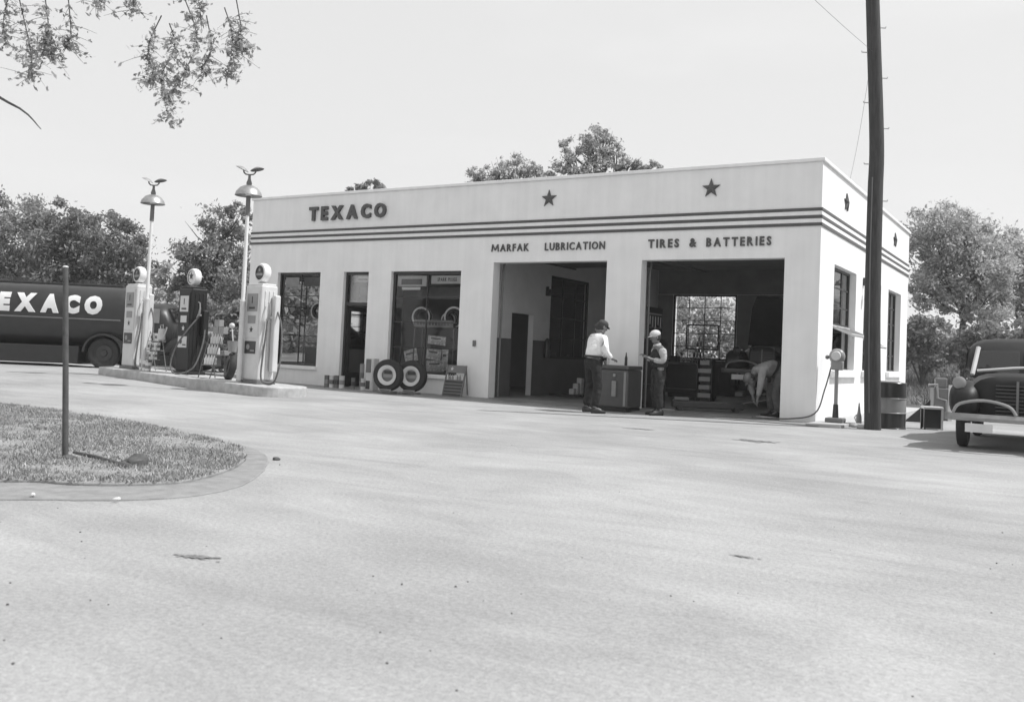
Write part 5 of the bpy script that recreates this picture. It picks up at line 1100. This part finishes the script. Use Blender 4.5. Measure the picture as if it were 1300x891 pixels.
bush('wall of mid grey foliage close behind the rear windows', 880, 36, [(815,420,1.3),(845,445,1.2),(850,405,1.4),(870,430,1.4),(890,400,1.3),(905,440,1.3),(925,415,1.5),(950,440,1.3),(960,400,1.4),(780,440,1.3),(750,420,1.3),(720,440,1.3),(860,465,1.2),(900,470,1.2),(940,470,1.2)], 80, .10, 'leaf_l')
bush('dark hedge behind the tank truck cab', 205, 36, [(20,445,1.3),(60,450,1.3),(100,450,1.3),(140,452,1.3),(-30,450,1.4),(185,430,1.2),(210,440,1.1),(235,445,1.2),(180,455,1.2),(260,450,1.1),(290,455,1.1),(315,455,1.1)], 100, .11, 'leaf_d')
# a line of trees far off closes the horizon on both sides
def far_wood(name, label, x0, x1, y, h, n_, mt):
    P_ = []
    for i in range(n_):
        x = lerp(x0, x1, i/(n_-1))+rng.uniform(-2, 2); hh = h*rng.uniform(.65, 1.15); P_.append(((x, y+rng.uniform(-4, 4), hh*.55), (3.6, 3.2, hh*.5)))
    o = leaves_mesh(blob_leaves(P_, 70, .26), .32, mt, name, None); tag(o, label, 'wood', kind='stuff')
far_wood('far_wood', 'low far wood beyond the field along the horizon right of the building', -20, 60, 78, 6.5, 22, 'leaf_m')
far_wood('far_wood', 'dense far wood closing the horizon behind the tank truck', -110, -30, 30, 7, 18, 'leaf_d')
far_wood('far_wood', 'dark belt of far trees beyond the left edge behind the tank truck', -75, -60, 4, 6, 5, 'leaf_d')
# trees across the road behind the camera (they show in the window glass)
for k, (x, y) in enumerate(((-34, -20), (-26, -26), (-17, -31), (-42, -12), (18, -34))):
    bl = [((rng.uniform(-2, 2), rng.uniform(-2, 2), rng.uniform(3, 6.5)), 1.5) for _ in range(6)]
    tree('leafy tree across the road, %s' % ('mirrored in the smaller window', 'second along the verge', 'third along the verge', 'farthest left on the verge', 'behind and to the right of the camera')[k], (x, y, 0), 3.2, .25, bl, 60, .2, 'leaf_m')
# the near tree whose twigs hang into the top left corner
def hang_tree():
    base = Vector((-9.2, -14.6, .05)); t = thing('overhanging_tree', 'big tree at the left whose leafy twigs hang into the top left corner', 'tree', base)
    tk = MB(); L_ = lambda a, b, D: dep(a, b, D)-base
    tk.tube(interp([Vector((0, 0, -.1)), Vector((.1, 0, 2)), Vector((.3, .1, 4.2)), Vector((.2, .2, 7))], 4), [.34-.012*i for i in range(13)], 12)
    limbs = [[Vector((.25, .1, 3.9)), L_(-60, -40, 10), L_(60, -30, 9.6), L_(190, -10, 9.6), L_(290, -20, 9.8), L_(400, -60, 10)], [Vector((.15, 0, 2.9)), L_(-120, 90, 9.6), L_(10, 130, 9.2), L_(52, 164, 9.1)], [Vector((.3, .1, 4.4)), L_(-100, -90, 10), L_(60, -110, 10), L_(230, -90, 10)]]
    for P_ in limbs: q = interp(P_, 5); tk.tube(q, [lerp(.08, .004, (i/(len(q)-1))**.3) for i in range(len(q))], 8)
    sprays = [((215, 30), (222, 60), (205, 100), (215, 155)), ((235, 0), (250, 50), (232, 95), (214, 125)), ((205, 20), (188, 60), (195, 85), (190, 105)), ((262, 20), (268, 60), (258, 85), (262, 92)), ((285, 10), (295, 45), (292, 80), (288, 98)), ((55, -20), (62, 40), (58, 60), (68, 72)), ((85, -20), (90, 40), (86, 55), (85, 60)), ((20, -20), (36, 50), (40, 80), (40, 98)), ((300, 0), (306, 40), (300, 60), (312, 62)), ((240, -60), (235, -30), (250, -5), (255, 25)), ((110, -60), (120, -30), (118, -8), (124, 8)), ((5, -60), (10, -10), (4, 30), (8, 55)), ((160, -50), (165, -20), (170, 0), (168, 14))]
    LP_ = []
    for k, S in enumerate(sprays):
        D = 9.3+.12*(k % 5); P_ = interp([L_(a, b, D) for a, b in S], 6); tk.tube(P_, [lerp(.007, .002, i/(len(P_)-1)) for i in range(len(P_))], 5)
        dn = (.8, .75, .6, .4, .55, .8, .4, .6, .45, .6, .4, .5, .4)[k]
        for p in P_[3:]:
            for _ in range(int(7*dn)):
                LP_.append(p+Vector((random.gauss(0, .03), random.gauss(0, .04), random.gauss(0, .03))))
            for _t in range(3):
                e_ = p+Vector((random.gauss(0, .11), random.gauss(0, .11), random.uniform(-.14, .04))); tk.tube([p, p.lerp(e_, .5)+Vector((0, 0, .01)), e_], [.003, .0022, .0012], 4)
                for j in range(int(12*dn)): LP_.append(p.lerp(e_, random.random()*1.15)+Vector((random.gauss(0, .014), random.gauss(0, .014), random.gauss(0, .014))))
    tk.build('trunk', 'bark', t, smooth=True); leaves_mesh([tuple(p) for p in LP_], .027, 'leaf_t', 'twig_leaves', t)
    bl = [((rng.uniform(-2.5, 1.0), rng.uniform(-1.5, 2.5), rng.uniform(6.5, 9.5)), 1.3) for _ in range(9)]
    leaves_mesh(blob_leaves(bl, 90, .3), .09, 'leaf_m', 'crown', t)
hang_tree()
SKYC = 4.9; EXPO = 0.3; HAZE = .001
# ------------------------------------------------------------------ light
SUN = Vector((.62, .27, 1.0)).normalized()
elev = math.asin(SUN.z); az = math.atan2(SUN.x, SUN.y)
w = bpy.data.worlds.new('World'); sc.world = w; w.use_nodes = True; nt = w.node_tree; L = nt.links
bg = nt.nodes['Background']; sky = nt.nodes.new('ShaderNodeTexSky'); sky.sky_type = 'NISHITA'; sky.sun_disc = False
sky.sun_elevation = elev; sky.sun_rotation = az; sky.air_density = 1.0; sky.dust_density = 1.5; sky.ozone_density = .3; sky.altitude = 0
bw = nt.nodes.new('ShaderNodeRGBToBW'); L.new(sky.outputs[0], bw.inputs[0])
tc = nt.nodes.new('ShaderNodeTexCoord'); mp = nt.nodes.new('ShaderNodeMapping'); mp.inputs['Scale'].default_value = (1.2, 1.2, 5.0)
n = nt.nodes.new('ShaderNodeTexNoise'); n.inputs['Scale'].default_value = 1.6; n.inputs['Detail'].default_value = 6; n.inputs['Roughness'].default_value = .5
L.new(tc.outputs['Generated'], mp.inputs[0]); L.new(mp.outputs[0], n.inputs['Vector'])
mr = nt.nodes.new('ShaderNodeMapRange'); mr.inputs[1].default_value = .5; mr.inputs[2].default_value = .8; mr.inputs[3].default_value = .80; mr.inputs[4].default_value = 1.0
L.new(n.outputs['Fac'], mr.inputs[0])
mx = nt.nodes.new('ShaderNodeMix'); mx.data_type = 'FLOAT'; L.new(mr.outputs[0], mx.inputs[0]); L.new(bw.outputs[0], mx.inputs[2]); mx.inputs[3].default_value = SKYC
L.new(mx.outputs[0], bg.inputs['Color']); bg.inputs['Strength'].default_value = .15
sd = bpy.data.lights.new('sun', 'SUN'); sd.energy = 3.7; sd.angle = R(.53); sd.color = (1, 1, 1)
so = bpy.data.objects.new('sun', sd); COL.objects.link(so); so.rotation_euler = SUN.to_track_quat('Z', 'Y').to_euler()
sc.view_settings.view_transform = 'Standard'; sc.view_settings.look = 'None'; sc.view_settings.exposure = EXPO; sc.view_settings.gamma = 1; sc.view_settings.use_curve_mapping = False

hz = MB().box(-150, 120, -60, 130, -1.2, 22.0)  # added veil of haze that lifts the blacks and washes out far trees
hm = bpy.data.materials.new('haze'); hm.use_nodes = True; hm.node_tree.nodes.clear()
ho = hm.node_tree.nodes.new('ShaderNodeOutputMaterial'); pv = hm.node_tree.nodes.new('ShaderNodeVolumePrincipled'); pv.inputs['Color'].default_value = (.9, .9, .9, 1); pv.inputs['Density'].default_value = HAZE; pv.inputs['Anisotropy'].default_value = .2
hm.node_tree.links.new(pv.outputs[0], ho.inputs['Volume'])
o = hz.build('haze', hm); tag(o, 'thin haze added over the whole lot to lift the dark tones', 'haze', kind='stuff')
